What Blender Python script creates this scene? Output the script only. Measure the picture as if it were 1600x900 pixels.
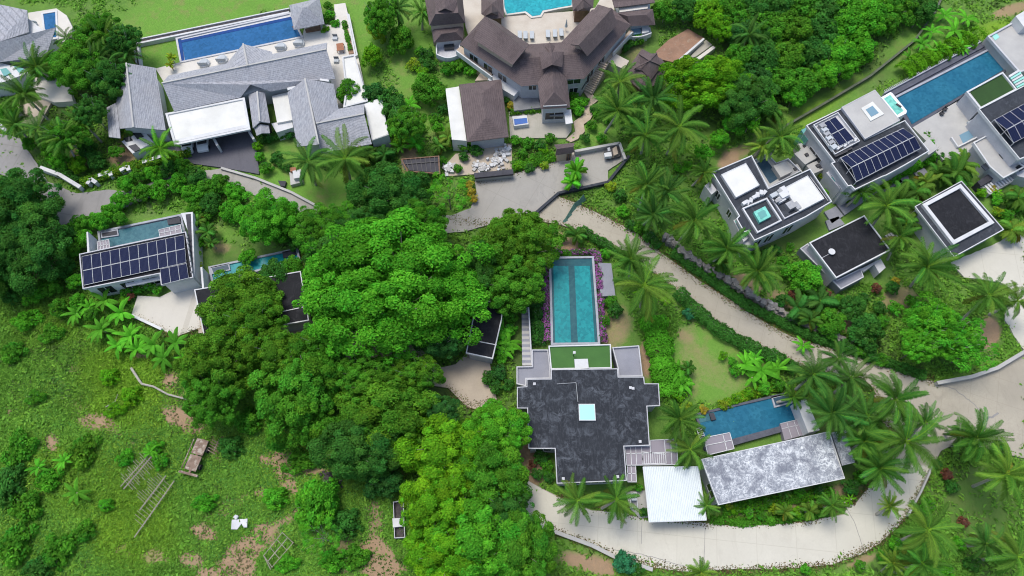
import bpy, math, random
import numpy as np
from mathutils import Vector
for o in list(bpy.data.objects): bpy.data.objects.remove(o)
S = bpy.context.scene; COL = S.collection
R = math.radians
# ---------------------------------------------------------------- camera, sky, sun
H = 95.0; F = 1110.0; TH = R(24)
cam = bpy.data.objects.new('camera', bpy.data.cameras.new('camera')); COL.objects.link(cam)
cam.location = (0, 0, H); cam.rotation_euler = (TH, 0, 0)
cam.data.sensor_width = 36; cam.data.lens = 36 * F / 1600; cam.data.clip_end = 4000
S.camera = cam
SUN_EL, SUN_AZ = R(70), R(-40)      # azimuth from +Y towards +X
w = bpy.data.worlds.new('World'); S.world = w; w.use_nodes = True
nt = w.node_tree; sky = nt.nodes.new('ShaderNodeTexSky'); sky.sky_type = 'NISHITA'; sky.sun_disc = False
sky.sun_elevation = SUN_EL; sky.sun_rotation = SUN_AZ; sky.dust_density = 3.0; sky.air_density = 1.0
nt.links.new(sky.outputs[0], nt.nodes['Background'].inputs[0]); nt.nodes['Background'].inputs[1].default_value = 0.15
sl = bpy.data.lights.new('sun', 'SUN'); sl.energy = 1.5; sl.angle = R(24); sl.color = (1, .955, .865)
so = bpy.data.objects.new('sun', sl); COL.objects.link(so)
d = Vector((math.sin(SUN_AZ) * math.cos(SUN_EL), math.cos(SUN_AZ) * math.cos(SUN_EL), math.sin(SUN_EL)))
so.rotation_euler = d.to_track_quat('Z', 'Y').to_euler(); so.location = (0, 0, 60)
S.view_settings.view_transform = 'Standard'; S.view_settings.look = 'None'
S.view_settings.exposure = 0.5; S.view_settings.gamma = 1
S.render.resolution_x = 1024; S.render.resolution_y = 576
S.render.engine = 'CYCLES'
S.cycles.filter_width = 1.1; S.cycles.max_bounces = 6; S.cycles.transparent_max_bounces = 4

# ---------------------------------------------------------------- photo pixel (1600x900) -> world point at height z
CT, ST = math.cos(TH), math.sin(TH)
def P(px, py, z=0.0):
    x = (px - 800) / F; y = (450 - py) / F
    wy = y * CT + ST; wz = y * ST - CT
    t = (z - H) / wz
    return (x * t, wy * t, z)
def PX(X, Y, Z):
    dz = Z - H; cy = Y * CT + dz * ST; cz = -Y * ST + dz * CT
    return 800 + F * X / -cz, 450 - F * cy / -cz
def SC(px, py, z=0.0):       # pixels per metre, horizontally
    x, y, _ = P(px, py, z); cz = y * ST - (z - H) * CT
    return F / cz
def PL(pts, z=0.0): return [P(a, b, z) for a, b in pts]

# ---------------------------------------------------------------- materials
M = {}
def nodes(name):
    m = bpy.data.materials.new(name); m.use_nodes = True; M[name] = m
    return m, m.node_tree, m.node_tree.nodes['Principled BSDF']
def mixc(t, fac, a, b):
    n = t.nodes.new('ShaderNodeMix'); n.data_type = 'RGBA'
    for i, v in ((0, fac), (6, a), (7, b)):
        if isinstance(v, (int, float)): n.inputs[i].default_value = v
        elif isinstance(v, tuple): n.inputs[i].default_value = (*v, 1)
        else: t.links.new(v, n.inputs[i])
    return n.outputs[2]
def noise(t, scale, detail=5, rough=.6, vec=None, dist=0):
    n = t.nodes.new('ShaderNodeTexNoise'); n.inputs['Scale'].default_value = scale
    n.inputs['Detail'].default_value = detail; n.inputs['Roughness'].default_value = rough; n.inputs['Distortion'].default_value = dist
    if vec is None:
        g = t.nodes.new('ShaderNodeNewGeometry'); vec = g.outputs['Position']
    t.links.new(vec, n.inputs['Vector']); return n.outputs['Fac']
def ramp(t, fac, a, b):
    n = t.nodes.new('ShaderNodeMapRange'); n.inputs[1].default_value = a; n.inputs[2].default_value = b
    t.links.new(fac, n.inputs[0]); return n.outputs[0]
def bump(t, p, fac, dist=.05, st=.6):
    n = t.nodes.new('ShaderNodeBump'); n.inputs['Distance'].default_value = dist; n.inputs['Strength'].default_value = st
    t.links.new(fac, n.inputs['Height']); t.links.new(n.outputs[0], p.inputs['Normal'])
def posvec(t, scale=(1, 1, 1), rotz=0):
    g = t.nodes.new('ShaderNodeNewGeometry'); mp = t.nodes.new('ShaderNodeMapping')
    mp.inputs['Scale'].default_value = scale; mp.inputs['Rotation'].default_value = (0, 0, rotz)
    mp.vector_type = 'TEXTURE' if False else 'POINT'
    t.links.new(g.outputs['Position'], mp.inputs[0]); return mp.outputs[0]
def mat(name, c1, c2=None, s=.6, s2=6, lo=.35, hi=.65, rough=.75, c3=None, lo3=.6, hi3=.7, s3=1.5, fine=.18, bmp=.02, metal=0, spec=.4):
    m, t, p = nodes(name)
    c2 = c2 or tuple(v * .8 for v in c1)
    col = mixc(t, ramp(t, noise(t, s, 6), lo, hi), c1, c2)
    if c3: col = mixc(t, ramp(t, noise(t, s3, 7, .7, dist=.6), lo3, hi3), col, c3)
    f = noise(t, s2, 4, .7)
    col = mixc(t, ramp(t, f, .3, .75), col, mixc(t, fine, col, (0, 0, 0)))
    t.links.new(col, p.inputs['Base Color']); p.inputs['Roughness'].default_value = rough
    p.inputs['Metallic'].default_value = metal; p.inputs['Specular IOR Level'].default_value = spec
    bump(t, p, f, bmp); return m
mat('white', (.62, .635, .645), (.52, .535, .545), s=.5, fine=.1)
mat('white_roof', (.68, .69, .66), (.58, .59, .56), s=.35, fine=.06, c3=(.5, .5, .46), lo3=.66, hi3=.8)
mat('grey_wall', (.46, .47, .49), (.36, .37, .39), s=.5)
mat('pale_wall', (.55, .56, .58), (.45, .46, .49), s=.4, c3=(.34, .35, .36), lo3=.62, hi3=.8)
mat('beige', (.50, .42, .33), (.42, .34, .26), s=.6)
mat('patio_stone', (.55, .51, .44), (.48, .43, .36), s=.4, fine=.12)
mat('white_patio', (.64, .62, .57), (.55, .53, .48), s=.3, fine=.1)
mat('light_grey_slab', (.44, .44, .42), (.37, .37, .36), s=.3, fine=.08)
mat('deck_grey', (.27, .28, .32), (.22, .23, .27), s=.4, fine=.15)
mat('dark_wall', (.055, .056, .07), (.035, .036, .045), s=.8)
mat('pool_stone', (.10, .11, .14), (.07, .075, .1), s=1.2)
mat('pool_edge', (.38, .40, .45), (.30, .32, .36), s=1)
mat('steel', (.45, .47, .48), (.36, .36, .36), s=1, rough=.4, metal=.5)
mat('dark_metal', (.06, .06, .065), (.04, .04, .045), s=2, rough=.5)
mat('rust', (.28, .20, .15), (.16, .11, .08), s=1.2, s2=9, c3=(.40, .35, .29), lo3=.5, hi3=.6)
mat('wood', (.22, .13, .08), (.14, .08, .05), s=2)
mat('bamboo', (.36, .33, .24), (.26, .25, .18), s=2)
mat('bark', (.26, .23, .18), (.16, .14, .11), s=2, s2=12, bmp=.05)
mat('pale_bark', (.46, .44, .38), (.34, .32, .27), s=2, s2=12, bmp=.05)
mat('mossy', (.07, .10, .05), (.12, .13, .10), s=1.5)
mat('stone_wall', (.30, .28, .25), (.17, .16, .15), s=1.6, s2=5, c3=(.42, .40, .36), lo3=.55, hi3=.6, s3=2.5, bmp=.15, fine=.4)
mat('rubble', (.60, .59, .56), (.34, .33, .32), s=1.2, s2=7, bmp=.1)
mat('turf', (.050, .155, .028), (.042, .135, .024), s=.6, s2=14, fine=.2, bmp=.03)
mat('turf_dark', (.022, .075, .010), (.018, .060, .008), s=.6, s2=14, fine=.2, bmp=.03)
mat('dirt', (.32, .19, .125), (.25, .15, .10), s=.5, s2=3, c3=(.36, .30, .23), lo3=.55, hi3=.75, bmp=.08)
mat('tan_yard', (.46, .395, .31), (.39, .335, .265), s=.3, s2=5, fine=.1)
mat('tub_white', (.82, .83, .84), (.78, .79, .8), rough=.3, fine=.02)
mat('fabric_grey', (.46, .50, .53), (.40, .44, .47), fine=.08)
mat('blue_plastic', (.03, .13, .45), (.025, .10, .36), rough=.4)
mat('green_net', (.10, .22, .18), (.06, .14, .11), s=2)
mat('black_junk', (.035, .03, .032), (.09, .08, .085), s=2, s2=8, bmp=.1)
mat('car_white', (.74, .76, .78), (.72, .74, .76), rough=.25, fine=.01, bmp=0, spec=.6)
mat('louver', (.23, .24, .25), (.17, .18, .19), s=1)
mat('terracotta', (.36, .15, .08))
# concrete road with stains, joints and tyre wear
def road(name, c1, c2, c3, rot=0.0, grid=0.28):
    m, t, p = nodes(name)
    col = mixc(t, ramp(t, noise(t, .12, 6, .65), .35, .68), c1, c2)
    col = mixc(t, ramp(t, noise(t, .9, 8, .75, dist=1.2), .58, .78), col, c3)
    b = t.nodes.new('ShaderNodeTexBrick'); b.offset = 0; b.inputs['Scale'].default_value = grid
    b.inputs['Mortar Size'].default_value = .008; b.inputs['Color1'].default_value = b.inputs['Color2'].default_value = (1, 1, 1, 1)
    b.inputs['Mortar'].default_value = (.84, .83, .81, 1); b.inputs['Brick Width'].default_value = 1; b.inputs['Row Height'].default_value = 1
    t.links.new(posvec(t, rotz=rot), b.inputs['Vector'])
    mm = t.nodes.new('ShaderNodeMix'); mm.data_type = 'RGBA'; mm.blend_type = 'MULTIPLY'; mm.inputs[0].default_value = 1
    t.links.new(col, mm.inputs[6]); t.links.new(b.outputs['Color'], mm.inputs[7])
    f = noise(t, 5, 6, .8)
    st_ = noise(t, .45, 9, .8, posvec(t, (1, .4, 1), rot + .6), .8)
    col = mixc(t, ramp(t, st_, .52, .80), mm.outputs[2], c3); col = mixc(t, ramp(t, f, .42, .8), col, c2)
    t.links.new(col, p.inputs['Base Color']); p.inputs['Roughness'].default_value = .85; bump(t, p, f, .015)
road('concrete', (.39, .36, .29), (.31, .285, .23), (.235, .215, .175), .35)
road('concrete_pale', (.56, .545, .47), (.49, .475, .41), (.41, .39, .33), .1, .2)
road('concrete_grey', (.34, .33, .30), (.28, .27, .245), (.21, .205, .19), .5, .2)
road('asphalt_grey', (.27, .265, .26), (.22, .215, .21), (.17, .165, .16), .2, .1)
road('asphalt_dark', (.085, .085, .105), (.12, .12, .14), (.06, .06, .075), 0, .15)
road('paving', (.42, .40, .35), (.34, .33, .28), (.24, .25, .18), 0.05, 1.1)
road('yard_pale', (.56, .54, .48), (.51, .49, .435), (.44, .42, .37), .1, .02)
# roofs
def shingle(name, c1, c2, c3, rows=2.2):
    m, t, p = nodes(name)
    n1 = noise(t, 2.4, 3, .8, posvec(t, (1.6, .35, 1.6)))
    n2 = noise(t, .35, 5, .6); n3 = noise(t, 5, 3, .9, posvec(t, (1.5, .5, 1)))
    col = mixc(t, ramp(t, n1, .42, .58), c1, c2)
    col = mixc(t, ramp(t, n2, .4, .75), col, c3)
    col = mixc(t, ramp(t, n3, .45, .75), col, mixc(t, .32, col, (0, 0, 0)))
    wv = t.nodes.new('ShaderNodeTexWave'); wv.bands_direction = 'Z'; wv.inputs['Scale'].default_value = rows; wv.inputs['Distortion'].default_value = 1.0
    wv.inputs['Detail'].default_value = 2; g = t.nodes.new('ShaderNodeNewGeometry'); t.links.new(g.outputs['Position'], wv.inputs['Vector'])
    col = mixc(t, ramp(t, wv.outputs['Fac'], .0, .25), mixc(t, .3, col, (0, 0, 0)), col)
    t.links.new(col, p.inputs['Base Color']); p.inputs['Roughness'].default_value = .85; bump(t, p, n3, .04)
shingle('shingle_grey', (.40, .42, .46), (.27, .285, .32), (.36, .365, .39))
shingle('shingle_brown', (.125, .095, .095), (.090, .068, .069), (.145, .112, .112))
def stained(name, base, pale, dark, lo=.5, hi=.72, s=.55, warp=1.2):
    m, t, p = nodes(name)
    n1 = noise(t, s, 9, .78, dist=warp); n2 = noise(t, s * .45, 4, .5); n3 = noise(t, 3.0, 6, .8, posvec(t, (1.4, .35, 1)))
    a = t.nodes.new('ShaderNodeMath'); a.operation = 'MULTIPLY'; t.links.new(ramp(t, n1, lo, hi), a.inputs[0]); t.links.new(ramp(t, n2, .3, .6), a.inputs[1])
    col = mixc(t, ramp(t, n2, .35, .7), base, dark)
    col = mixc(t, a.outputs[0], col, pale)
    col = mixc(t, ramp(t, n3, .5, .75), col, mixc(t, .35, col, pale)); n4 = noise(t, 1.1, 6, .7, posvec(t, (.12, 2.2, 1))); col = mixc(t, ramp(t, n4, .55, .8), col, mixc(t, .4, col, dark))
    t.links.new(col, p.inputs['Base Color']); p.inputs['Roughness'].default_value = .85; p.inputs['Specular IOR Level'].default_value = .15; bump(t, p, n1, .02)
stained('roof_dark', (.028, .032, .039), (.155, .175, .205), (.022, .025, .031), .48, .76, .8, .9)
stained('roof_slate', (.043, .049, .060), (.11, .123, .145), (.032, .037, .046), .5, .75, .9)
stained('roof_black', (.020, .021, .025), (.06, .062, .07), (.014, .015, .018), .5, .8, .7)
stained('roof_mottled', (.16, .175, .21), (.64, .67, .69), (.27, .295, .33), .46, .58, 1.8, 1.6)
def water(name, c1, c2, s=.25):
    m, t, p = nodes(name)
    col = mixc(t, ramp(t, noise(t, s, 3), .35, .65), c1, c2)
    v = t.nodes.new('ShaderNodeTexVoronoi'); v.inputs['Scale'].default_value = 2.6; g = t.nodes.new('ShaderNodeNewGeometry'); t.links.new(g.outputs['Position'], v.inputs['Vector'])
    col = mixc(t, ramp(t, v.outputs['Color'], .2, .9), col, mixc(t, .34, col, (0, .04, .08)))
    t.links.new(col, p.inputs['Base Color']); p.inputs['Roughness'].default_value = .22; p.inputs['Specular IOR Level'].default_value = .12
    bump(t, p, noise(t, 2.2, 3), .03, .25)
water('water_blue', (.026, .15, .235), (.018, .12, .205))
water('water_royal', (.025, .13, .31), (.018, .11, .27))
water('water_deep', (.015, .06, .24), (.012, .05, .2))
water('water_teal', (.016, .27, .285), (.013, .23, .255))
water('water_lane', (.03, .115, .135), (.025, .10, .12))
water('water_dark', (.05, .085, .12), (.04, .07, .10))
water('water_green', (.06, .17, .20), (.05, .14, .17))
water('water_turquoise', (.03, .37, .42), (.03, .33, .39))
water('water_tub', (.22, .62, .52), (.18, .55, .46))
def glass(name, c, rough=.08):
    m, t, p = nodes(name); p.inputs['Base Color'].default_value = (*c, 1); p.inputs['Roughness'].default_value = rough; p.inputs['Specular IOR Level'].default_value = .6
glass('glass_dark', (.02, .024, .03)); glass('glass_teal', (.12, .34, .32)); glass('glass_mint', (.30, .66, .57), .2)
glass('glass_blue', (.16, .28, .36)); glass('glass_mauve', (.22, .20, .235), .6); glass('tyre', (.02, .02, .02), .8)
# photovoltaic glass with cell lines
m, t, p = nodes('solar_cells')
b = t.nodes.new('ShaderNodeTexBrick'); b.offset = 0; b.inputs['Scale'].default_value = 1; b.inputs['Brick Width'].default_value = .17; b.inputs['Row Height'].default_value = .17
b.inputs['Mortar Size'].default_value = .008; b.inputs['Color1'].default_value = (.006, .010, .035, 1); b.inputs['Color2'].default_value = (.009, .014, .048, 1)
b.inputs['Mortar'].default_value = (.05, .06, .10, 1)
uv = t.nodes.new('ShaderNodeUVMap'); t.links.new(uv.outputs[0], b.inputs['Vector'])
oi = t.nodes.new('ShaderNodeObjectInfo')
t.links.new(mixc(t, ramp(t, oi.outputs['Random'], .3, 3), b.outputs['Color'], (.02, .028, .07)), p.inputs['Base Color'])
p.inputs['Roughness'].default_value = .45; p.inputs['Specular IOR Level'].default_value = .03
# corrugated metal
m, t, p = nodes('corrugated')
p.inputs['Base Color'].default_value = (.60, .66, .66, 1); p.inputs['Roughness'].default_value = .45
t.links.new(mixc(t, ramp(t, noise(t, .5, 5), .4, .7), (.62, .675, .675), (.55, .60, .60)), p.inputs['Base Color'])

# ---------------------------------------------------------------- mesh builder
class MB:
    def __init__(s): s.v = []; s.f = []; s.mi = []; s.uv = {}
    def poly(s, pts, mi=0):
        i = len(s.v); s.v += [tuple(p) for p in pts]; s.f.append(tuple(range(i, i + len(pts)))); s.mi.append(mi); return s
    def prism(s, pts, z0, z1, mi=0, cap=True):
        n = len(pts); a = sum(pts[i][0] * pts[(i + 1) % n][1] - pts[(i + 1) % n][0] * pts[i][1] for i in range(n))
        if a < 0: pts = pts[::-1]
        z0 = z0 if isinstance(z0, (list, tuple)) else [z0] * n; z1 = z1 if isinstance(z1, (list, tuple)) else [z1] * n
        i = len(s.v); s.v += [(p[0], p[1], z0[k]) for k, p in enumerate(pts)] + [(p[0], p[1], z1[k]) for k, p in enumerate(pts)]
        for k in range(n):
            k2 = (k + 1) % n; s.f.append((i + k, i + k2, i + n + k2, i + n + k)); s.mi.append(mi)
        s.f.append(tuple(range(i + n, i + 2 * n))); s.mi.append(mi); s.f.append(tuple(range(i + n - 1, i - 1, -1))); s.mi.append(mi)
        return s
    def box(s, c, sx, sy, sz, rz=0, mi=0):   # c = base centre
        ca, sa = math.cos(rz), math.sin(rz)
        pts = [(c[0] + x * ca - y * sa, c[1] + x * sa + y * ca) for x, y in ((-sx / 2, -sy / 2), (sx / 2, -sy / 2), (sx / 2, sy / 2), (-sx / 2, sy / 2))]
        return s.prism(pts, c[2], c[2] + sz, mi)
    def bar(s, a, b, w, h=None, mi=0):       # square/rect bar between two points
        a = Vector(a); b = Vector(b); dd = (b - a)
        if dd.length < 1e-6: return s
        dd.normalize(); up = Vector((0, 0, 1)) if abs(dd.z) < .95 else Vector((1, 0, 0))
        sd = dd.cross(up).normalized() * w / 2; u = sd.cross(dd).normalized() * (h or w) / 2
        i = len(s.v)
        for q in (a, b): s.v += [tuple(q + sd + u), tuple(q - sd + u), tuple(q - sd - u), tuple(q + sd - u)]
        for f in ((0, 1, 2, 3), (7, 6, 5, 4), (0, 4, 5, 1), (1, 5, 6, 2), (2, 6, 7, 3), (3, 7, 4, 0)): s.f.append(tuple(i + k for k in f)); s.mi.append(mi)
        return s
    def tube(s, pts, r0, r1, n=7, mi=0):
        i = len(s.v); m = len(pts)
        for k, q in enumerate(pts):
            q = Vector(q); a = Vector(pts[max(k - 1, 0)]); b = Vector(pts[min(k + 1, m - 1)]); dd = (b - a).normalized()
            u = dd.cross(Vector((.3, 1, .1))).normalized(); v = dd.cross(u); r = r0 + (r1 - r0) * k / (m - 1)
            for j in range(n):
                an = 2 * math.pi * j / n; s.v.append(tuple(q + u * r * math.cos(an) + v * r * math.sin(an)))
        for k in range(m - 1):
            for j in range(n):
                s.f.append((i + k * n + j, i + k * n + (j + 1) % n, i + (k + 1) * n + (j + 1) % n, i + (k + 1) * n + j)); s.mi.append(mi)
        s.f.append(tuple(i + (m - 1) * n + j for j in range(n))); s.mi.append(mi)
        return s
    def make(s, name, mats, parent=None, base=(0, 0, 0)):
        me = bpy.data.meshes.new(name); bx, by, bz = base
        me.from_pydata([(x - bx, y - by, z - bz) for x, y, z in s.v], [], s.f)
        for mm in (mats if isinstance(mats, (list, tuple)) else [mats]): me.materials.append(M[mm])
        if any(s.mi): me.polygons.foreach_set('material_index', s.mi)
        if s.uv:
            ul = me.uv_layers.new(name='UVMap')
            for fi, uvs in s.uv.items():
                for li, q in zip(me.polygons[fi].loop_indices, uvs): ul.data[li].uv = q
        me.update(); o = bpy.data.objects.new(name, me); COL.objects.link(o)
        if parent: o.parent = parent
        return o
def tag(o, label=None, cat=None, group=None, kind=None):
    if label: o['label'] = label
    if cat: o['category'] = cat
    if group: o['group'] = group
    if kind: o['kind'] = kind
    return o
class T:                                   # a thing: Empty at its base + parts
    def __init__(s, name, label, cat, base, group=None):
        s.e = bpy.data.objects.new(name, None); COL.objects.link(s.e); s.e.location = base; s.b = base
        s.e.empty_display_size = .5; tag(s.e, label, cat, group)
    def part(s, name, mb, mats, parent=None):
        return mb.make(name, mats, parent or s.e, s.b)
def struct(name, mb, mats): return tag(mb.make(name, mats), kind='structure')
def solo(name, mb, mats, label, cat, base=(0, 0, 0), group=None):
    o = mb.make(name, mats, None, base); o.location = base; return tag(o, label, cat, group)
def inset(pts, dd):
    n = len(pts); a = sum(pts[i][0] * pts[(i + 1) % n][1] - pts[(i + 1) % n][0] * pts[i][1] for i in range(n)); sg = 1 if a > 0 else -1; out = []
    for i in range(n):
        p0, p1, p2 = Vector(pts[i - 1][:2]), Vector(pts[i][:2]), Vector(pts[(i + 1) % n][:2])
        d1 = (p1 - p0).normalized(); d2 = (p2 - p1).normalized()
        n1 = Vector((-d1.y, d1.x)) * sg; n2 = Vector((-d2.y, d2.x)) * sg
        k = 1 + n1.dot(n2)
        q = p1 + (n1 + n2) * (dd / max(k, .25)); out.append((q.x, q.y))
    return out
def ring(mb, pts, wd, z0, z1, mi=0):       # upstand along a polygon outline
    n = len(pts); a = sum(pts[i][0] * pts[(i + 1) % n][1] - pts[(i + 1) % n][0] * pts[i][1] for i in range(n))
    if a < 0: pts = pts[::-1]
    q = inset(pts, wd); i = len(mb.v)
    for zz, pp in ((z0, pts), (z1, pts), (z1, q), (z0, q)): mb.v += [(x[0], x[1], zz) for x in pp]
    for k in range(n):
        k2 = (k + 1) % n
        for r in range(4):
            r2 = (r + 1) % 4; mb.f.append((i + r * n + k, i + r * n + k2, i + r2 * n + k2, i + r2 * n + k)); mb.mi.append(mi)
    return mb
def cen(pts): return (sum(p[0] for p in pts) / len(pts), sum(p[1] for p in pts) / len(pts))
def lerp(a, b, t): return tuple(a[k] + (b[k] - a[k]) * t for k in range(len(a)))
# ---------------------------------------------------------------- builders for houses and pools
def rs(th, name, vs, fs, mt, thick=.16, parent=None):        # roof surface through photo points with their own heights
    pts = [P(*v) for v in vs]; mb = MB()
    mb.v = list(pts)
    for f in fs:
        a = [Vector(pts[k]) for k in f]; n = Vector((0, 0, 0))
        for k in range(1, len(a) - 1): n += (a[k] - a[0]).cross(a[k + 1] - a[0])
        if n.z < 0: f = f[::-1]
        mb.f.append(tuple(f)); mb.mi.append(0)
    o = th.part(name, mb, mt, parent); mo = o.modifiers.new('thickness', 'SOLIDIFY'); mo.thickness = thick; mo.offset = -1
    return o
def caps(th, segs, mt='pale_wall', w_=.22):                   # ridge cappings
    mb = MB()
    for a, b in segs: mb.bar(Vector(P(*a)) + Vector((0, 0, .05)), Vector(P(*b)) + Vector((0, 0, .05)), w_, .12)
    return th.part('ridge_cap', mb, mt)
def house(name, label, cat, px, z, rm='roof_dark', wm='pale_wall', oh=.3, par=(.16, .22, 'white'), z0=-1.0, slab=.28, group=None):
    pts = PL(px, z); c = cen(pts); th = T(name, label, cat, (c[0], c[1], 0), group)
    pw = inset(pts, oh); th.w = pw; th.z = z; th.pts = pts
    th.part('wall', MB().prism([(x, y) for x, y in pw], z0, z - slab), wm)
    th.part('roof', MB().prism([(p[0], p[1]) for p in inset(pts, .01)], z - slab, z), rm)
    if par: th.part('parapet', ring(MB(), inset(pts, -.02), par[0], z - slab + .02, z + par[1]), par[2])
    return th
def wins(th, i, lst, g='glass_dark', fm='white', w=None, name='window'):
    w = w or th.w; n = len(w); a = sum(w[k][0] * w[(k + 1) % n][1] - w[(k + 1) % n][0] * w[k][1] for k in range(n)); sg = 1 if a > 0 else -1
    p, q = Vector(w[i][:2]), Vector(w[(i + 1) % n][:2]); dd = (q - p); L = dd.length; dd.normalize(); nn = Vector((dd.y, -dd.x)) * sg
    for t0, t1, z0, z1 in lst:
        A = p + dd * L * t0; B = p + dd * L * t1
        fr = MB(); o1 = nn * .03
        def v(pt, z): return (pt.x + o1.x, pt.y + o1.y, z)
        for s0, s1 in (((A, z0), (B, z0)), ((A, z1), (B, z1)), ((A, z0), (A, z1)), ((B, z0), (B, z1)), (((A + B) / 2, z0), ((A + B) / 2, z1))):
            fr.bar(v(*s0), v(*s1), .08)
        f = th.part(name, fr, fm)
        th.part('pane', MB().prism([tuple(A - nn * .05), tuple(B - nn * .05), tuple(B + nn * .02), tuple(A + nn * .02)], z0, z1), g, f)
def slabpart(th, name, px, z0, z1, mt, parent=None):
    return th.part(name, MB().prism([p[:2] for p in PL(px, z1)], z0, z1), mt, parent)
def wallpart(th, name, px, z0, z1, mt, wd=.2, closed=True, parent=None):
    pts = PL(px, z1); mb = MB()
    if closed: ring(mb, pts, wd, z0, z1)
    else:
        for a, b in zip(pts[:-1], pts[1:]): mb.bar((a[0], a[1], (z0 + z1) / 2), (b[0], b[1], (z0 + z1) / 2), wd, z1 - z0)
    return th.part(name, mb, mt, parent)
def pool(label, shell, wat, wmat, z=.35, dz=.18, sm='pool_edge', name='swimming_pool', extra=None, wall='pool_stone'):
    sp = PL(shell, z); c = cen(sp); th = T(name, label, 'swimming pool', (c[0], c[1], 0))
    wp = [p[:2] for p in PL(wat, z - dz)]; n = len(sp)
    th.part('basin', MB().prism([p[:2] for p in inset(sp, .06)], -1, z - dz - .06), wall)
    th.part('coping', ring(MB(), sp, .32, -1, z), sm)
    th.part('water', MB().prism(wp, z - dz - .3, z - dz), wmat)
    for nm, px, zz, mt in (extra or []): slabpart(th, nm, px, z - dz - .2, z - dz + zz, mt)
    return th
def quad(px4, u, v):   # bilinear in photo space
    a, b, c, d = px4; return ((a[0] * (1 - u) + b[0] * u) * (1 - v) + (d[0] * (1 - u) + c[0] * u) * v, (a[1] * (1 - u) + b[1] * u) * (1 - v) + (d[1] * (1 - u) + c[1] * u) * v)
def panels(th, corners, nx, ny, gap=.06, skip=None):          # corners: 4 world points a(top-left) b c d ; photovoltaic modules in a grid
    A, B, C_, D = [Vector(c) for c in corners]
    for j in range(ny):
        for i in range(nx):
            if skip and skip(i, j): continue
            def q(u, v): return A.lerp(B, u).lerp(D.lerp(C_, u), v)
            u0, u1, v0, v1 = i / nx, (i + 1) / nx, j / ny, (j + 1) / ny
            p = [q(u0, v0), q(u1, v0), q(u1, v1), q(u0, v1)]; c = sum(p, Vector()) / 4
            p = [c + (x - c) * .985 for x in p]
            nrm = (p[1] - p[0]).cross(p[3] - p[0]).normalized()
            if nrm.z < 0: nrm = -nrm
            mb = MB(); i0 = len(mb.v)
            mb.v += [tuple(x - nrm * .04) for x in p] + [tuple(x) for x in p]
            for f in ((4, 5, 6, 7), (3, 2, 1, 0), (0, 1, 5, 4), (1, 2, 6, 5), (2, 3, 7, 6), (3, 0, 4, 7)): mb.f.append(f); mb.mi.append(0)
            o = th.part('solar_panel', mb, 'white')
            e = [x + (c - x).normalized() * .05 + nrm * .006 for x in p]
            g = MB(); g.poly(e); W = (p[1] - p[0]).length; L = (p[3] - p[0]).length
            g.uv[0] = [(0, 0), (W, 0), (W, L), (0, L)]
            go = th.part('cell_sheet', g, 'solar_cells', o)
def rack(th, pairs, mt='steel'):
    for a, b in pairs: th.part('mounting_rail', MB().bar(a, b, .07), mt)
def up(p, z): return (p[0], p[1], p[2] + z)

# ================================================================ central dark roofed villa
rp = [(823,592.5),(861,592),(861,577.5),(965,576),(966,589),(1006,589),(1007,599.5),(1029,599.5),(1031,634),(1011,635),(1015,696),(975,697.5),(979,751),(870,755.5),(867,701),(826,701),(824,638),(808,638),(808,605),(823,604)]
v = house('flat_roof_villa', 'large dark stained flat roofed villa with a small mint skylight, in the middle', 'villa', rp, 4.0, 'roof_dark', 'grey_wall', par=(.11, .06, 'pale_wall'))
slabpart(v, 'skylight', [(905,632),(928.5,632),(930,656),(906,656)], 3.9, 4.32, 'glass_mint')
wallpart(v, 'skylight_frame', [(904,631),(929.5,631),(931,657),(905,657)], 3.95, 4.34, 'white', .1)
mb = MB(); mb.tube([P(870,600,4.1), P(900,598,4.1)], .05, .05).tube([P(900,598,4.1), P(903,628,4.1)], .05, .05); v.part('roof_pipe', mb, 'steel')
for a in ((835,600),(1000,690),(965,745),(880,748),(985,606),(989,607)): v.part('roof_drain', MB().box(P(*a, 4.0), .35, .35, .12), 'pale_wall')
wins(v, 12, [(.06,.3,1,3.2),(.36,.6,1,3.2),(.66,.9,1,3.2)]); wins(v, 9, [(.15,.8,1,3)]); wins(v, 14, [(.2,.8,1,3)])
th = T('roof_terrace', 'green artificial turf terrace with white rim between the long pool and dark roof', 'terrace', P(908, 558, 0))
slabpart(th, 'terrace_base', [(857.5,540.5),(954,538),(955.5,575.5),(861,577)], -1, 3.0, 'grey_wall')
slabpart(th, 'turf_sheet', [(859,542),(953,539.5),(954.5,574.5),(862,576)], 3.0, 3.03, 'turf')
wallpart(th, 'rim', [(857,540),(954.5,537.5),(956,575.3),(860.5,577)], 2.7, 3.25, 'white', .16)
slabpart(th, 'roof_hatch', [(897.5,561),(918.5,560.5),(920,575.5),(898.7,576.8)], 3.0, 3.5, 'white')
lp = T('lamp_post', 'small dark lamp standing on the green turf terrace', 'lamp', P(896, 556, 3.03))
lp.part('post', MB().tube([P(896,556,3.03), up(P(896,556,3.03), 1.3)], .06, .05), 'dark_metal')
lp.part('lamp_head', MB().box(up(P(896,556,3.03), 1.3), .35, .35, .18), 'white')
for nm, px, lab in (('right', [(956.5,542.5),(998.7,539.5),(1004.5,588),(966.5,588.3),(965.5,576)], 'grey tiled deck right of the green turf terrace, pale railing'),
                    ('left', [(831,546),(856.5,546),(860,577.3),(860.5,591.3),(822.5,592),(822,603.5),(807,600),(807,572.5),(831,572)], 'grey L shaped deck left of the green turf terrace')):
    c = cen(PL(px, 0)); th = T('deck', lab, 'deck', (*c, 0)); slabpart(th, 'floor', px, -1, 2.0, 'deck_grey'); wallpart(th, 'parapet', px, 1.9, 2.35, 'pale_wall', .15)
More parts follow.
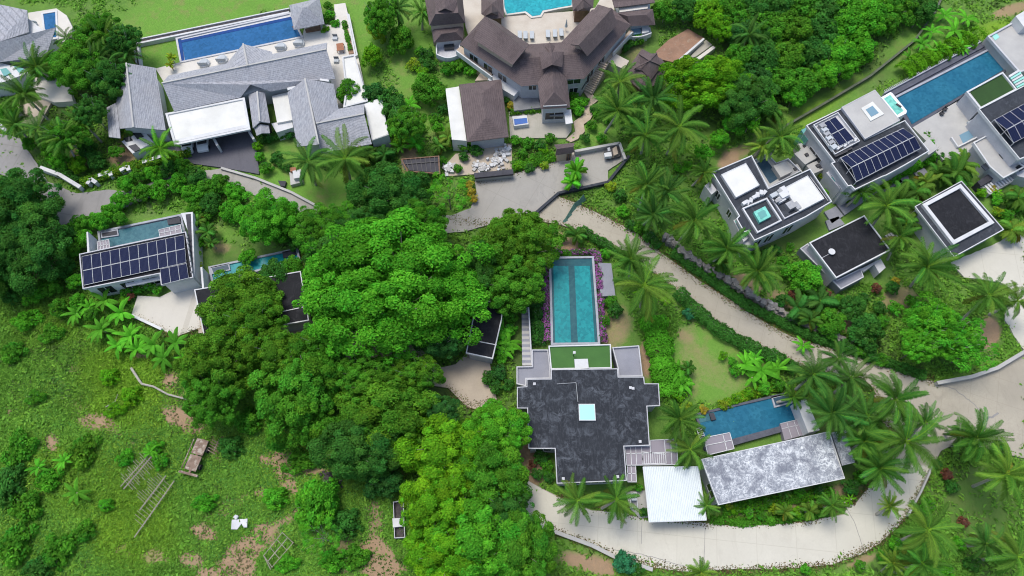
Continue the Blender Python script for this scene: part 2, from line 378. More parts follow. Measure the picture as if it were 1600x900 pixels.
th = T('staircase', 'long narrow outdoor staircase left of the long turquoise pool', 'stairs', P(823, 525, 0)); mb = MB()
for k in range(22):
    u = k / 22; a = lerp((815,480), (816,571), u); b = lerp((825,480), (830,571), u); a2 = lerp((815,480), (816,571), u + 1/22); b2 = lerp((825,480), (830,571), u + 1/22)
    zz = .5 + 1.5 * u; mb.prism([p[:2] for p in PL([a, b, b2, a2], zz)], -1, zz, k % 2)
th.part('steps', mb, ['deck_grey', 'light_grey_slab']); wallpart(th, 'stringer', [(826,480),(831,571)], -.5, 2.1, 'pale_wall', .18, False)
pool('long turquoise lap pool with dark centre lane bordered by purple flowers', [(857.5,401),(928,400),(938,538),(861,539)], [(861,405),(925,404.5),(933.5,538),(864,539)], 'water_lane', 1.2, .2, 'pool_edge',
     extra=[('water_lane_left', [(864.5,415.5),(888,415.5),(892.5,538),(867.5,538)], .012, 'water_teal'), ('water_lane_right', [(897.5,415.5),(921.5,415.5),(929.5,538),(903,538)], .012, 'water_teal')])
solo('side_deck', MB().prism([p[:2] for p in PL([(935,410.5),(955,411.5),(961.5,462),(938,463)], .9)], -1, .9), 'deck_grey', 'small grey stone deck right of the long turquoise pool among palms', 'deck')
th = T('pergola', 'mauve glass pergola with white grid joining dark villa and metal carport', 'pergola', P(1018, 706, 0))
gp = [(977,698.5),(1016,697),(1016,688),(1038,686.5),(1057,686.5),(1059,726),(979.5,727)]
slabpart(th, 'glass_roof', gp, 2.9, 2.96, 'glass_mauve'); slabpart(th, 'lower_glass_roof', [(979.7,728),(993,728),(994.5,753),(981,753)], 2.7, 2.76, 'glass_mauve')
mb = MB()
def gl(a, b, z=3.0, w_=.09): mb.bar(P(*a, z), P(*b, z), w_)
for a, b in (((977,698),(1016,697)),((979,727),(1059,726)),((977,698),(979,727)),((1016,688),(1057,686)),((1057,686),(1059,726)),((1016,688),(1017,727)),((1002,697),(1005,727)),((985,697),(987,727)),((993,697),(995,727)),((978,709),(1057,706)),((1004,706),(1040,710)),((1004,708),(1004,725)),((1038,687),(1041,726)),((1048,687),(1050,726)),((1005,725),(1041,724))): gl(a, b)
for k in range(10): gl((1006 + 3.4 * k, 707), (1007 + 3.4 * k, 725), 3.02, .07)
gl((980,728),(981,753),2.8); gl((993,728),(994.5,753),2.8); gl((986,728),(987,753),2.8); gl((980,740),(994,740),2.8); gl((981,753),(995,753),2.8)
th.part('glazing_bars', mb, 'white')
for q in ((979,726),(1016,698),(1057,688),(1058,725),(994,752)): th.part('post', MB().bar(P(*q, -.5), P(*q, 2.9), .12), 'white')
th = T('carport', 'corrugated pale metal carport roof beside the hairpin driveway', 'carport', P(1054, 770, 0))
a, b, c, d_ = P(1005,729.5,3.4), P(1091,729,3.4), P(1104,812.5,3.0), P(1014.5,815.5,3.0); mb = MB(); N = 64
for k in range(N + 1):
    u = k / N; zz = .025 * (1 if k % 2 else -1); mb.v += [up(lerp(a, b, u), zz), up(lerp(d_, c, u), zz)]
for k in range(N): mb.f.append((2*k+2, 2*k, 2*k+1, 2*k+3)); mb.mi.append(0)
o = th.part('roof_sheet', mb, 'corrugated'); mo = o.modifiers.new('thickness', 'SOLIDIFY'); mo.thickness = .04
mb = MB(); [mb.bar(up(x, -.1), up(y, -.1), .12) for x, y in ((a, b), (b, c), (c, d_), (d_, a))]; th.part('edge_frame', mb, 'white')
for q in ((1009,733),(1088,733),(1100,808),(1018,811)): th.part('post', MB().bar(P(*q, -.5), P(*q, 3.0), .14), 'steel')
th = T('utility_slab', 'small concrete utility pad with low white frame beside the metal carport', 'utility pad', P(990, 780, 0))
slabpart(th, 'slab', [(977,768),(1012,766),(1016,808),(1000,810),(985,795)], -.8, .12, 'light_grey_slab'); wallpart(th, 'frame', [(984,770),(995,769),(997,793),(985,794)], .1, .6, 'white', .1)
slabpart(th, 'water_tank', [(986,771),(994,771),(995,782),(987,782)], .1, 1.0, 'fabric_grey')

# ================================================================ mottled roof villa + pool
v = house('mottled_roof_villa', 'villa with black and white mottled flat roof right of the metal carport', 'villa', [(1096,717.5),(1296,674),(1320,747.5),(1122.5,789)], 4.0, 'roof_mottled', 'grey_wall', oh=.4, par=None)
v.part('fascia', ring(MB(), inset(v.pts, -.02), .1, 3.7, 4.03), 'white'); wins(v, 3, [(.15,.5,.8,3.2)])
mb = MB(); mb.bar(P(1299,690,4.05), P(1318,743,4.05), .1, .1); v.part('roof_joint', mb, 'light_grey_slab')
slabpart(v, 'side_canopy', [(1299,676),(1320,672),(1336,722.5),(1316,727.5)], 3.2, 3.5, 'roof_mottled'); slabpart(v, 'canopy_wall', [(1301,680),(1318,677),(1332,720),(1317,724)], -.5, 3.2, 'grey_wall')
pool('blue pool with raised corner boxes above the mottled roof villa', [(1086,646),(1236,611),(1256,665),(1103,708)], [(1090,649),(1234,615),(1250,660),(1104,700)], 'water_blue', .5, .2, 'pool_stone',
     extra=[('corner_planter', [(1205,620),(1236,613),(1241,629),(1210,637)], .2, 'pool_edge'), ('spa_basin', [(1208,622),(1233,616.5),(1237,627.5),(1212,634)], .22, 'water_dark'),
            ('end_ledge', [(1088,647),(1115,641),(1119,655),(1092,661)], .05, 'water_green'), ('ledge_box', [(1108,646),(1115,645),(1119,655),(1112,657)], .35, 'dark_wall'), ('step', [(1103,697),(1255,656),(1256,661),(1104,706)], .1, 'pool_stone')])
th = T('side_wall', 'white end wall with paved landing right of the blue pool', 'wall', P(1262, 650, 0))
slabpart(th, 'wall_block', [(1244,628),(1259,622.5),(1281,672),(1263,676)], -.5, 2.6, 'white'); slabpart(th, 'landing', [(1219,662),(1251,654.5),(1262,678),(1226,688)], -.5, .75, 'glass_mauve')
mb = MB(); [mb.bar(P(*x, .78), P(*y, .78), .07) for x, y in (((1229,659),(1237,684)),((1240,657),(1249,681)),((1222,670),(1256,662)),((1219,662),(1251,654.5)))]; th.part('grout_lines', mb, 'pale_wall')
th = T('glass_canopy', 'mauve glass canopy left of the mottled roof villa beside the pool', 'canopy', P(1124, 695, 0))
slabpart(th, 'glass_roof', [(1100,684),(1140,676),(1147,701),(1106,711)], 2.6, 2.66, 'glass_mauve'); mb = MB()
for a, b in (((1100,684),(1140,676)),((1140,676),(1147,701)),((1106,711),(1147,701)),((1100,684),(1106,711)),((1129,678),(1136,704)),((1103,696),(1143,688))): mb.bar(P(*a, 2.7), P(*b, 2.7), .09)
th.part('frame', mb, 'white')
for q in ((1101,685),(1139,677),(1146,700),(1107,709)): th.part('post', MB().bar(P(*q, -.5), P(*q, 2.6), .1), 'white')
th = T('pool_ladder', 'small white railing at the left end of the blue pool', 'railing', P(1092, 678, 0)); mb = MB()
for k in range(6): mb.bar(P(1088 + k*1.2, 670 + k*3, .9), P(1096 + k*1.2, 668 + k*3, .9), .07)
mb.bar(P(1088,670,.9), P(1094,686,.9), .07); mb.bar(P(1096,668,.9), P(1102,684,.9), .07); mb.bar(P(1088,670,0), P(1088,670,.9), .07); mb.bar(P(1102,684,0), P(1102,684,.9), .07); th.part('rail', mb, 'white')

# ================================================================ left solar villa
sr = [(124.5,397.5),(291,362.5),(302.5,434),(252.5,446),(250,428),(130,452)]
v = house('solar_roof_villa', 'left villa with its whole flat roof covered by blue solar panels', 'villa', sr, 3.6, 'roof_black', 'white', oh=.25, par=(.15, .15, 'pale_wall'))
wins(v, 4, [(.1,.3,.6,2.8),(.4,.6,.6,2.8),(.7,.9,.6,2.8)])
slabpart(v, 'entrance_canopy', [(195,440),(250,429),(251,437),(197,448)], 2.3, 2.5, 'white')
sa = T('solar_array', 'large array of dark solar panels on the left villa roof', 'solar panels', P(210, 405, 3.6))
z = 3.95
A, B, Cc, D = P(127.5,400.5,z), P(287.5,366.5,z), P(291,410.5,z), P(131,446,z); panels(sa, (A, B, Cc, D), 11, 2)
panels(sa, (P(250,420,z), P(291.6,411.3,z), P(295,434.5,z), P(252.5,445,z)), 3, 1)
rack(sa, [(up(lerp(A, D, q), -.25), up(lerp(B, Cc, q), -.25)) for q in (.1, .4, .6, .9)])
mb = MB()
for k in range(7): mb.box(P(293.5 + k*1.1, 372 + k*9, 3.6), .25, .3, .25)
v.part('roof_vent', mb, 'louver')
v2 = T('side_wall', 'tall white wall along the right side of the left solar villa', 'wall', P(292, 380, 0))
slabpart(v2, 'wall_block', [(282.5,333),(301,331),(304.5,432),(301,433),(294,362)], -1, 3.0, 'white'); slabpart(v2, 'cap_channel', [(290,335),(298,334),(302,425),(301,425)], 3.0, 3.03, 'dark_wall')
solo('fin_wall', MB().prism([p[:2] for p in PL([(135,362.5),(137.5,362),(140,396),(136.5,397)], 3)], -1, 3), 'white', 'white fin wall at the left end of the solar villa', 'wall')
pool('teal pool just above the solar panels of the left villa', [(152,361),(283,334),(290,364),(155,392)], [(158,365),(279,340),(286,362),(160,388)], 'water_green', .5, .2, 'pool_edge',
     extra=[('planter_box', [(157,363),(184,358),(185.5,368),(158,372)], .2, 'pool_edge'), ('planter_well', [(159,364.5),(182,360),(183.5,366.5),(160,370)], .22, 'dark_wall'), ('step_well', [(261,343),(282,338.5),(283.5,348),(262.5,351)], .2, 'dark_wall')])
for (q, lab) in (([(152,378),(170,374),(172,389),(153,392)], 'small white gridded glass panel at the left of the teal pool'), ([(248,359),(282,351),(284,364),(250,370)], 'white gridded glass panel at the right of the teal pool')):
    th = T('glass_canopy', lab, 'canopy', (*cen(PL(q, 0)), 0)); slabpart(th, 'glass_roof', q, 1.6, 1.66, 'glass_mauve'); mb = MB()
    for u in (0, .25, .5, .75, 1): mb.bar(P(*quad(q, u, 0), 1.7), P(*quad(q, u, 1), 1.7), .08)
    for u in (0, .5, 1): mb.bar(P(*quad(q, 0, u), 1.7), P(*quad(q, 1, u), 1.7), .08)
    for k in range(4): mb.bar(P(*q[k], -.2), P(*q[k], 1.7), .08)
    th.part('frame', mb, 'white')
pool('half hidden pool between the trees below right of the solar villa', [(325,416.5),(465,387),(470,408),(330,441)], [(329,419),(462,391),(466,406),(333,437)], 'water_teal', .5, .2, 'pool_edge',
     extra=[('planter_box', [(329,417.5),(358,411.5),(360,422),(331,428)], .2, 'pool_edge'), ('planter_well', [(331,419),(356,413.5),(358,420.5),(333,426)], .22, 'water_dark'), ('step_well', [(441,393.5),(461,389.5),(463,398),(442.5,403)], .2, 'dark_wall'), ('step_frame', [(431,411),(452,408),(453,412),(433,420)], .25, 'pool_edge')])
solo('fin_wall', MB().prism([p[:2] for p in PL([(313,417.5),(316,417),(319,452),(316,453)], 2.6)], -1, 2.6), 'white', 'white fin wall at the left end of the half hidden pool', 'wall')
v = house('flat_roof_villa', 'black flat roofed villa mostly hidden under trees beside the white yard', 'villa', [(304,453),(470,424),(483,501),(320,530)], 3.2, 'roof_black', 'grey_wall', par=(.15, .12, 'white'))
mb = MB(); mb.bar(P(432,489,3.23), P(482,478,3.23), .12, .1); v.part('roof_joint', mb, 'white')
v = house('flat_roof_villa', 'narrow black flat roofed villa between the big bright tree and the stairs', 'villa', [(745,468),(786,474),(784,500),(770,561),(728,552)], 3.2, 'roof_black', 'grey_wall', par=(.15, .12, 'white'))
mb = MB(); mb.bar(P(734,531,3.23), P(776,539,3.23), .12, .1); v.part('roof_joint', mb, 'white')
slabpart(v, 'rear_terrace', [(758,461),(776,464),(776,472),(757,470)], -.5, 2.8, 'beige')

# ================================================================ white box villa (right of the centre)
dp = [(1112,270),(1174,244),(1200,295),(1265,265),(1299,316),(1258.5,340),(1223,357),(1178,377),(1168.5,362),(1162,364),(1150,343),(1154,338.5)]
v = house('box_villa', 'white walled box villa with two white roof pads and turquoise skylight', 'villa', dp, 4.6, 'roof_slate', 'pale_wall', oh=.25, par=(.15, .25, 'white'))
wins(v, 11, [(.2,.32,1.4,3),(.62,.75,1.4,3)]); wins(v, 6, [(.15,.45,1,3.4),(.6,.9,1,3.4)]); wins(v, 5, [(.3,.7,1,3.4)]); wins(v, 9, [(.15,.85,.6,2.2)], 'glass_teal')
for q in ([(1127,272.5),(1165.5,254.5),(1187,289),(1150,308.5)], [(1225,293.5),(1262,274),(1288,310),(1249.5,330)]):
    slabpart(v, 'roof_pad', q, 4.6, 5.1, 'white_roof'); wallpart(v, 'pad_rim', q, 4.62, 5.16, 'white', .1)
fr = wallpart(v, 'skylight_surround', [(1159.5,325),(1198.5,308.5),(1222,344.5),(1183.5,364)], 4.6, 5.0, 'white', .22)
q = [(1177.5,331),(1195.5,322),(1205,338),(1187,347.5)]
s_ = slabpart(v, 'skylight', q, 4.6, 5.1, 'water_tub'); slabpart(v, 'skylight_glass', [quad(q, .22, .22), quad(q, .78, .22), quad(q, .78, .78), quad(q, .22, .78)], 5.1, 5.14, 'glass_teal', s_)
wallpart(v, 'plant_curb', [(1203,306),(1225,294),(1250,330),(1226,342)], 4.6, 4.95, 'pale_wall', .15)
rnd = random.Random(5)
for k in range(11):
    u, w_ = rnd.random(), rnd.random(); q = quad([(1206,308),(1223,299),(1246,328),(1227,338)], u, w_)
    v.part('air_handler', MB().box(P(*q, 4.6), .5 + rnd.random() * .9, .5 + rnd.random() * .7, .5 + .4 * rnd.random(), .5), ['steel', 'white', 'fabric_grey'][k % 3])
for k in range(7):
    q = lerp((1162,318), (1193,300), k / 6); v.part('duct', MB().box(P(q[0], q[1] + rnd.random() * 3, 4.6), .8, .5, .4 + .3 * rnd.random(), .5 + rnd.random()), 'white')
mb = MB()
for k in range(3): mb.tube([P(1266 + 2*k, 276 + 3*k, 4.75), P(1290 + 2*k, 308 + 3*k, 4.75)], .05, .05)
v.part('pipe', mb, 'steel')
slabpart(v, 'lower_bay', [(1146,344),(1158,339),(1176,366),(1162,378)], -1, 3.6, 'pale_wall'); slabpart(v, 'balcony_glass', [(1148,345),(1155,341),(1164,358),(1157,361)], 3.6, 3.66, 'glass_teal')
slabpart(v, 'side_porch', [(1158,374),(1173,363),(1181,377),(1164,389)], -1, 2.9, 'pale_wall')
slabpart(v, 'left_bay', [(1101,290),(1110,283),(1120,297),(1112,304)], -1, 3.2, 'pale_wall')
th = T('sunken_terrace', 'grey paved terrace with slate basin above right of the white box villa', 'terrace', P(1215, 262, 0))
slabpart(th, 'floor', [(1177,252),(1198.5,241),(1213,256),(1228,250),(1252,268),(1201,292)], -1, 1.6, 'light_grey_slab'); slabpart(th, 'basin', [(1183,255),(1196,247.5),(1219,277),(1203,287)], 1.5, 1.62, 'water_dark')
slabpart(th, 'pavilion_block', [(1208,259),(1226,251.5),(1238,268),(1220,277)], 1.5, 2.5, 'light_grey_slab'); wallpart(th, 'parapet', [(1175,251),(1199,239.5),(1213,254),(1232,247),(1252,267),(1201,293)], 1.5, 1.95, 'pale_wall', .15)
th = T('stair_block', 'cluster of small grey concrete blocks between the white box villa and the solar villa', 'outbuilding', P(1262, 245, 0))
for q, zz in (([(1241,240),(1262,228),(1279,245),(1258,257)], 2.4), ([(1245,225),(1263,222),(1268,231),(1252,237)], 1.8), ([(1260,258),(1286,247),(1293,262),(1270,272)], 2.0), ([(1228,262),(1246,256),(1254,268),(1240,274)], 1.5)):
    b_ = slabpart(th, 'block', q, -1, zz, 'light_grey_slab'); th.part('vent', MB().box(P(*cen(q), zz), .5, .5, .25, .5), 'dark_metal', b_)
slabpart(th, 'stair_well', [(1277,258),(1288,253),(1290,260),(1281,264)], 1.9, 2.04, 'dark_wall')

# ================================================================ solar villa upper right with hot tub
ep = [(1259,197),(1314,170.5),(1351,218.5),(1413,189),(1451,237),(1411.5,260),(1384,275),(1378,277),(1335,297.5),(1329,291),(1324,292),(1298,256),(1303,254)]
v = house('solar_roof_villa', 'dark flat roofed villa with a ridge shaped solar canopy below the hot tub', 'villa', ep, 5.2, 'roof_slate', 'pale_wall', oh=.25, par=(.15, .22, 'white'))
wins(v, 10, [(.1,.3,1,3.6),(.5,.8,1,3.6)]); wins(v, 8, [(.1,.3,1,4),(.4,.6,1,4)]); wins(v, 11, [(.2,.7,1.2,3.6)], 'glass_teal'); wins(v, 12, [(.3,.7,1,3)])
slabpart(v, 'lower_terrace', [(1291,270),(1299,264),(1321,292),(1313,296)], -1, 3.4, 'pale_wall'); slabpart(v, 'terrace_glass', [(1299,277),(1306,271),(1311,278),(1305,284)], 3.4, 3.46, 'glass_teal')
slabpart(v, 'left_balcony', [(1252,203),(1260,199),(1268,214),(1262,219)], -1, 3.4, 'glass_teal'); slabpart(v, 'right_porch', [(1440,226),(1452,216),(1466,232),(1451,242)], -1, 3.2, 'light_grey_slab')
q = [(1271,194.5),(1309.5,175),(1344,220),(1305,241)]; slabpart(v, 'plant_deck', q, 5.2, 5.5, 'pale_wall'); wallpart(v, 'plant_screen', q, 5.5, 5.9, 'white', .12)
for k in range(6):
    p0 = lerp((1283,200), (1300,232), k / 5); v.part('air_handler', MB().box(P(*p0, 5.5), .9, .9, .7, .6), ['steel', 'fabric_grey'][k % 2])
for k in range(6):
    p0 = lerp((1308,233), (1334,220), k / 5); v.part('duct', MB().box(P(p0[0], p0[1] - 1 + 3 * rnd.random(), 5.5), .7, .4, .5, rnd.random()), 'white')
mb = MB(); mb.box(P(1310,240,5.2), 2.2, 1, .5, .45).box(P(1322,235,5.2), 1.6, .6, .4, .45); v.part('pipe_run', mb, 'dark_metal')
sa = T('solar_array', 'four solar panels among machines on the upper right villa roof', 'solar panels', P(1313, 203, 5.5)); z = 6.1
cs = (P(1286,192,z), P(1305,182,z), P(1335,217,z), P(1312,228.5,z)); panels(sa, cs, 2, 2); rack(sa, [(up(cs[0], -.6), cs[0]), (up(cs[1], -.6), cs[1]), (up(cs[2], -.6), cs[2]), (up(cs[3], -.6), cs[3])])
sa = T('solar_array', 'long ridge shaped canopy of two rows of solar panels, upper right villa', 'solar panels', P(1370, 245, 5.2))
r0, r1 = P(1330,261.5,7.0), P(1429.5,213,7.0); u0, u1 = P(1313,246.5,6.2), P(1411,200,6.2); l0, l1 = P(1338,284,6.2), P(1439,231.5,6.2)
panels(sa, (u0, u1, r1, r0), 10, 1); panels(sa, (r0, r1, l1, l0), 10, 1)
rack(sa, [(up(x, -1), up(x, -.05)) for x in (u0, u1, l0, l1)] + [(u0, l0), (u1, l1), (up(r0, -1.8), up(r0, -.05)), (up(r1, -1.8), up(r1, -.05)), (up(l0, -.1), up(l1, -.1)), (up(u0, -.1), up(u1, -.1))], 'pale_wall')
v = house('roof_pavilion', 'light grey square flat roof with framed blue skylight beside the hot tub', 'pavilion', [(1315,167.5),(1367,140.5),(1406,188),(1351.5,217)], 5.8, 'light_grey_slab', 'pale_wall', par=(.1, .04, 'pale_wall'))
q = [(1345.5,169),(1363.5,158.5),(1381.5,178),(1360.5,189)]; slabpart(v, 'skylight_frame', q, 5.8, 5.95, 'white_roof')
slabpart(v, 'skylight_glass', [quad(q, .22, .22), quad(q, .78, .22), quad(q, .78, .78), quad(q, .22, .78)], 5.95, 6.0, 'glass_blue')
th = T('hot_tub', 'white rimmed hot tub of mint water at the left end of the long blue pool', 'hot tub', P(1396, 164, 0))
q = [(1376,152.5),(1391,144),(1394,145),(1417,173),(1416,177),(1402.5,184)]; slabpart(th, 'shell', q, -1, 3.0, 'tub_white')
slabpart(th, 'water', [(1381,154),(1391,148),(1412,173),(1402,179.5)], 2.95, 3.02, 'water_tub'); th.part('headrest', MB().box(P(1404,165,3.02), .9, .35, .1, -.8), 'dark_metal')
pool('long blue pool between hot tub and turf roof, upper right', [(1389,150),(1545,66),(1577,108),(1512,146),(1424,201),(1404,172)], [(1401,150),(1546,78),(1571,107),(1509,144),(1425,194)], 'water_blue', 1.0, .2, 'pool_stone',
     extra=[('ledge', [(1399,150),(1548,74),(1549.5,76.5),(1401,152.5)], .22, 'pool_edge')])
th = T('pool_trough', 'dark drainage trough with slatted edge along the upper side of the long blue pool', 'trough', P(1462, 106, 0))
slabpart(th, 'channel', [(1383,146),(1537,64),(1541,69),(1388,151)], -1, .8, 'pool_stone'); wallpart(th, 'outer_wall', [(1382,145),(1536,63)], -1, 1.1, 'pool_edge', .2, False); mb = MB()
for k in range(60):
    a = lerp((1384,144.5), (1534,64.5), k / 59); mb.bar(P(a[0] - 2.5, a[1] - 3.5, .9), P(a[0], a[1], .95), .1)
th.part('grating', mb, 'pale_wall')

# ================================================================ far right villa
fp = [(1528,171.6),(1612,128),(1680,215),(1592,250)]
v = house('solar_roof_villa', 'dark roofed villa cut by the right edge with solar panels', 'villa', fp, 5.2, 'roof_slate', 'pale_wall', par=(.15, .22, 'white'))
sa = T('solar_array', 'solar panels on the villa roof cut by the right edge', 'solar panels', P(1590, 195, 5.2))
r0, r1 = P(1573,202.5,6.9), P(1645,163,6.9); u0, u1 = P(1553.5,187,6.2), P(1626,148,6.2); l0, l1 = P(1584,223.5,6.2), P(1656,186,6.2)
panels(sa, (u0, u1, r1, r0), 6, 1); panels(sa, (r0, r1, l1, l0), 6, 1); rack(sa, [(up(x, -1), up(x, -.05)) for x in (u0, u1, l0, l1)] + [(u0, l0), (up(r0, -1.6), up(r0, -.05))], 'pale_wall')
v2 = T('roof_terrace', 'dark green turf roof with white rim beside the long blue pool', 'terrace', P(1550, 140, 0)); q = [(1512,142),(1567,113.5),(1588,139),(1532.5,168.5)]
slabpart(v2, 'terrace_base', q, -1, 4.4, 'pale_wall'); slabpart(v2, 'turf_sheet', [(1514,142),(1567,114.5),(1586,139),(1533,166.5)], 4.4, 4.43, 'turf_dark'); wallpart(v2, 'rim', [(1510,143),(1567,112),(1589.5,139.5),(1532,170)], 4.2, 4.7, 'white', .25)
slabpart(v2, 'side_wall', [(1506,147),(1512,145),(1530,170),(1524,174)], -1, 3.2, 'dark_wall')
th = T('glass_stair', 'pale mint glass stairwell right of the turf roof', 'stairs', P(1590, 128, 0))
for k in range(6): slabpart(th, 'step', [lerp((1576,118),(1590,138),k/6), lerp((1592,108),(1606,130),k/6), lerp((1592,108),(1606,130),(k+.8)/6), lerp((1576,118),(1590,138),(k+.8)/6)], -1, 3.6 - .2 * k, 'glass_mint' if k % 2 else 'white')
th = T('pool_deck', 'large pale deck with glass corner at the top right, end of the long blue pool', 'deck', P(1580, 70, 0))
slabpart(th, 'floor', [(1543,56),(1588,31),(1640,0),(1700,60),(1640,100),(1593,113)], -1, 2.6, 'light_grey_slab'); wallpart(th, 'rim', [(1543,56),(1588,31),(1640,0),(1700,60),(1640,100),(1593,113)], 2.4, 2.9, 'pale_wall', .3)
slabpart(th, 'glass_corner', [(1549,54),(1556,50),(1562,58),(1555,63)], 2.6, 2.66, 'glass_mint'); slabpart(th, 'retaining_face', [(1540,60),(1547,58),(1596,112),(1590,118)], -1, 1.8, 'dark_wall')
slabpart(th, 'upper_block', [(1587,25),(1640,-6),(1690,30),(1600,42)], 2.6, 4.2, 'white')
th = T('lounge_chair', 'dark folded chair on the large pale deck at the top right', 'chair', P(1592, 49, 2.6)); th.part('seat', MB().box(up(P(1592,50,2.6), .3), .6, .5, .08, .5), 'dark_metal'); th.part('backrest', MB().box(up(P(1595,46,2.6), .3), .6, .08, .6, .5), 'dark_metal')
mb = MB(); [mb.bar(up(P(1592,50,2.6), 0), up(P(1592,50,2.6), .3), .08)]; th.part('leg', mb, 'dark_metal')
th = T('patio', 'pale concrete patio with two tiny chairs between the two solar villas', 'patio', P(1480, 200, 0))
slabpart(th, 'floor', [(1426,199),(1505,153),(1535,184),(1560,214),(1497,247),(1474,250),(1452,225)], -1, 1.1, 'light_grey_slab')
wallpart(th, 'low_wall', [(1487,214),(1497,229),(1527,214)], 1.0, 1.6, 'white', .2, False); slabpart(th, 'glass_floor', [(1499,211),(1521,200),(1528,210),(1505,224)], 1.1, 1.14, 'glass_blue'); slabpart(th, 'skylight', [(1523,203),(1538,190),(1544,198),(1529,210)], 1.1, 1.3, 'glass_teal')
slabpart(th, 'bench', [(1512,190),(1526,182),(1530,188),(1517,196)], 1.1, 1.5, 'fabric_grey')
for q, lb in (((1470,179), 'left one of two small black chairs on the pale concrete patio'), ((1475,172), 'right one of two small black chairs on the pale concrete patio')):
    th = T('patio_chair', lb, 'chair', P(*q, 1.1)); b_ = P(*q, 1.1); th.part('seat', MB().box(up(b_, .4), .6, .6, .08, .5), 'dark_metal'); th.part('backrest', MB().box((b_[0] + .1, b_[1] + .28, b_[2] + .45), .6, .08, .5, .5), 'dark_metal')
    for sx in (-.2, .2): th.part('leg', MB().box((b_[0] + sx, b_[1], b_[2]), .06, .5, .4), 'dark_metal')
v = house('box_villa', 'pale grey villa wing with square dark windows below the right solar roof', 'villa', [(1519,224),(1548,209),(1571,240),(1600,262),(1566,280),(1545,262)], 2.8, 'light_grey_slab', 'pale_wall', par=(.2, .3, 'white'))
for q in ([(1533,259),(1542,253),(1549,261),(1540,267)], [(1561,241),(1570,234),(1576,242),(1567,248)], [(1587,261),(1596,254),(1604,262),(1594,268)]): slabpart(v, 'roof_window', q, 2.8, 2.9, 'glass_dark')
slabpart(v, 'wing_wall', [(1571,240),(1590,250),(1630,245),(1630,285),(1590,275)], -1, 2.0, 'pale_wall')
slabpart(v, 'dark_terrace', [(1527,284),(1558,262),(1566,271),(1533,291)], -1, 1.5, 'dark_wall')
th = T('stair_planter', 'white slatted steps with planters below the far right villa', 'stairs', P(1570, 285, 0)); slabpart(th, 'plinth', [(1531,293),(1571,271),(1583,283),(1547,304)], -1, .8, 'light_grey_slab')
for k in range(9):
    a = lerp((1538,290), (1572,272), k / 8.); slabpart(th, 'step', [a, (a[0]+2.2, a[1]-1.2), (a[0]+12, a[1]+9), (a[0]+9.8, a[1]+10.2)], .8, 1.0, 'white')
solo('stone_bowl', MB().tube([P(1597,273,0), P(1597,273,.5), P(1597,273,.8)], .9, .7, 12), 'beige', 'round beige stone bowl at the right edge below the far right villa', 'bowl')

# ================================================================ two garage blocks on the right
v = house('flat_roof_garage', 'nearly black square flat roof with a small white dish, right of the road', 'garage', [(1264,379.5),(1350,337),(1391,391),(1306,435)], 3.4, 'roof_black', 'pale_wall', oh=.2, par=(.18, .12, 'white'))
v.part('dish', MB().tube([P(1298,395,3.4), up(P(1298,395,3.4), .3), up(P(1298,395,3.4), .42)], .35, .5, 12), 'white'); mb = MB(); mb.bar(P(1284,403,3.43), P(1297,396,3.43), .05); v.part('cable', mb, 'pale_wall')
th = T('garage_terrace', 'grey lower terrace wrapping the nearly black garage roof', 'terrace', P(1305, 425, 0))
slabpart(th, 'floor', [(1250,388),(1262,380),(1308,437),(1345,419),(1350,433),(1314,452)], -1, 1.6, 'deck_grey'); slabpart(th, 'side_wing', [(1345,420),(1376,404),(1384,418),(1374,427),(1366,413),(1349,425)], -1, 1.5, 'pale_wall'); wallpart(th, 'edge', [(1250,388),(1262,380),(1308,437),(1345,419),(1350,433),(1314,452)], 1.5, 1.75, 'pale_wall', .15)
kp = [(1429,323),(1502,283),(1568,359),(1490,402)]
v = house('flat_roof_garage', 'black flat roof framed by a broad white upstand beside the pale yard', 'garage', kp, 3.6, 'roof_slate', 'pale_wall', oh=.3, par=(.12, .1, 'white'))
q = [(1441,319),(1501,287),(1554,348),(1490,382)]; slabpart(v, 'raised_roof', [(1445,320),(1500,290),(1550,347),(1490,379)], 3.6, 3.75, 'roof_black'); wallpart(v, 'upstand', q, 3.6, 4.1, 'white', .55)
slabpart(v, 'side_canopy', [(1434,340),(1441,336),(1485,392),(1478,396)], -1, 2.4, 'pale_wall'); slabpart(v, 'door_step', [(1433,344),(1439,345),(1474,390),(1466,394)], -1, .3, 'pale_wall')
th = T('slate_path', 'row of slate path slabs leading between the two solar villas and the garages', 'path', P(1350, 320, 0))
for q in ([(1288,331),(1306,322),(1318,337),(1300,349)], [(1308,320),(1368,285),(1376,296),(1320,336)], [(1372,288),(1400,272),(1410,284),(1382,300)], [(1396,284),(1418,272),(1422,284),(1404,296)], [(1428,270),(1444,262),(1452,272),(1436,280)], [(1290,345),(1310,338),(1320,350),(1296,360)]): slabpart(th, 'slab', q, -1, .12, 'deck_grey')
th = T('garden_steps', 'grey garden steps between the two dark garages', 'stairs', P(1410, 360, 0))
for k in range(8):
    a = lerp((1383,368), (1412,352), k / 8.); slabpart(th, 'step', [a, (a[0]+2.6, a[1]-1.5), (a[0]+9, a[1]+7), (a[0]+6.4, a[1]+8.5)], -1, .1 + .15 * k, 'light_grey_slab')
slabpart(th, 'landing', [(1412,352),(1436,338),(1443,347),(1421,361)], -1, 1.3, 'deck_grey')
# ================================================================ grey shingle villa, upper left
v = T('shingle_villa', 'sprawling grey shingle roofed villa with blue pool, upper left', 'villa', P(380, 160, 0)); ze, zr = 3.6, 6.0
def gw(px, z, mt='white', ins=.5, z0=-1): v.part('wall', MB().prism(inset(PL(px, z), ins), z0, z - .25), mt)
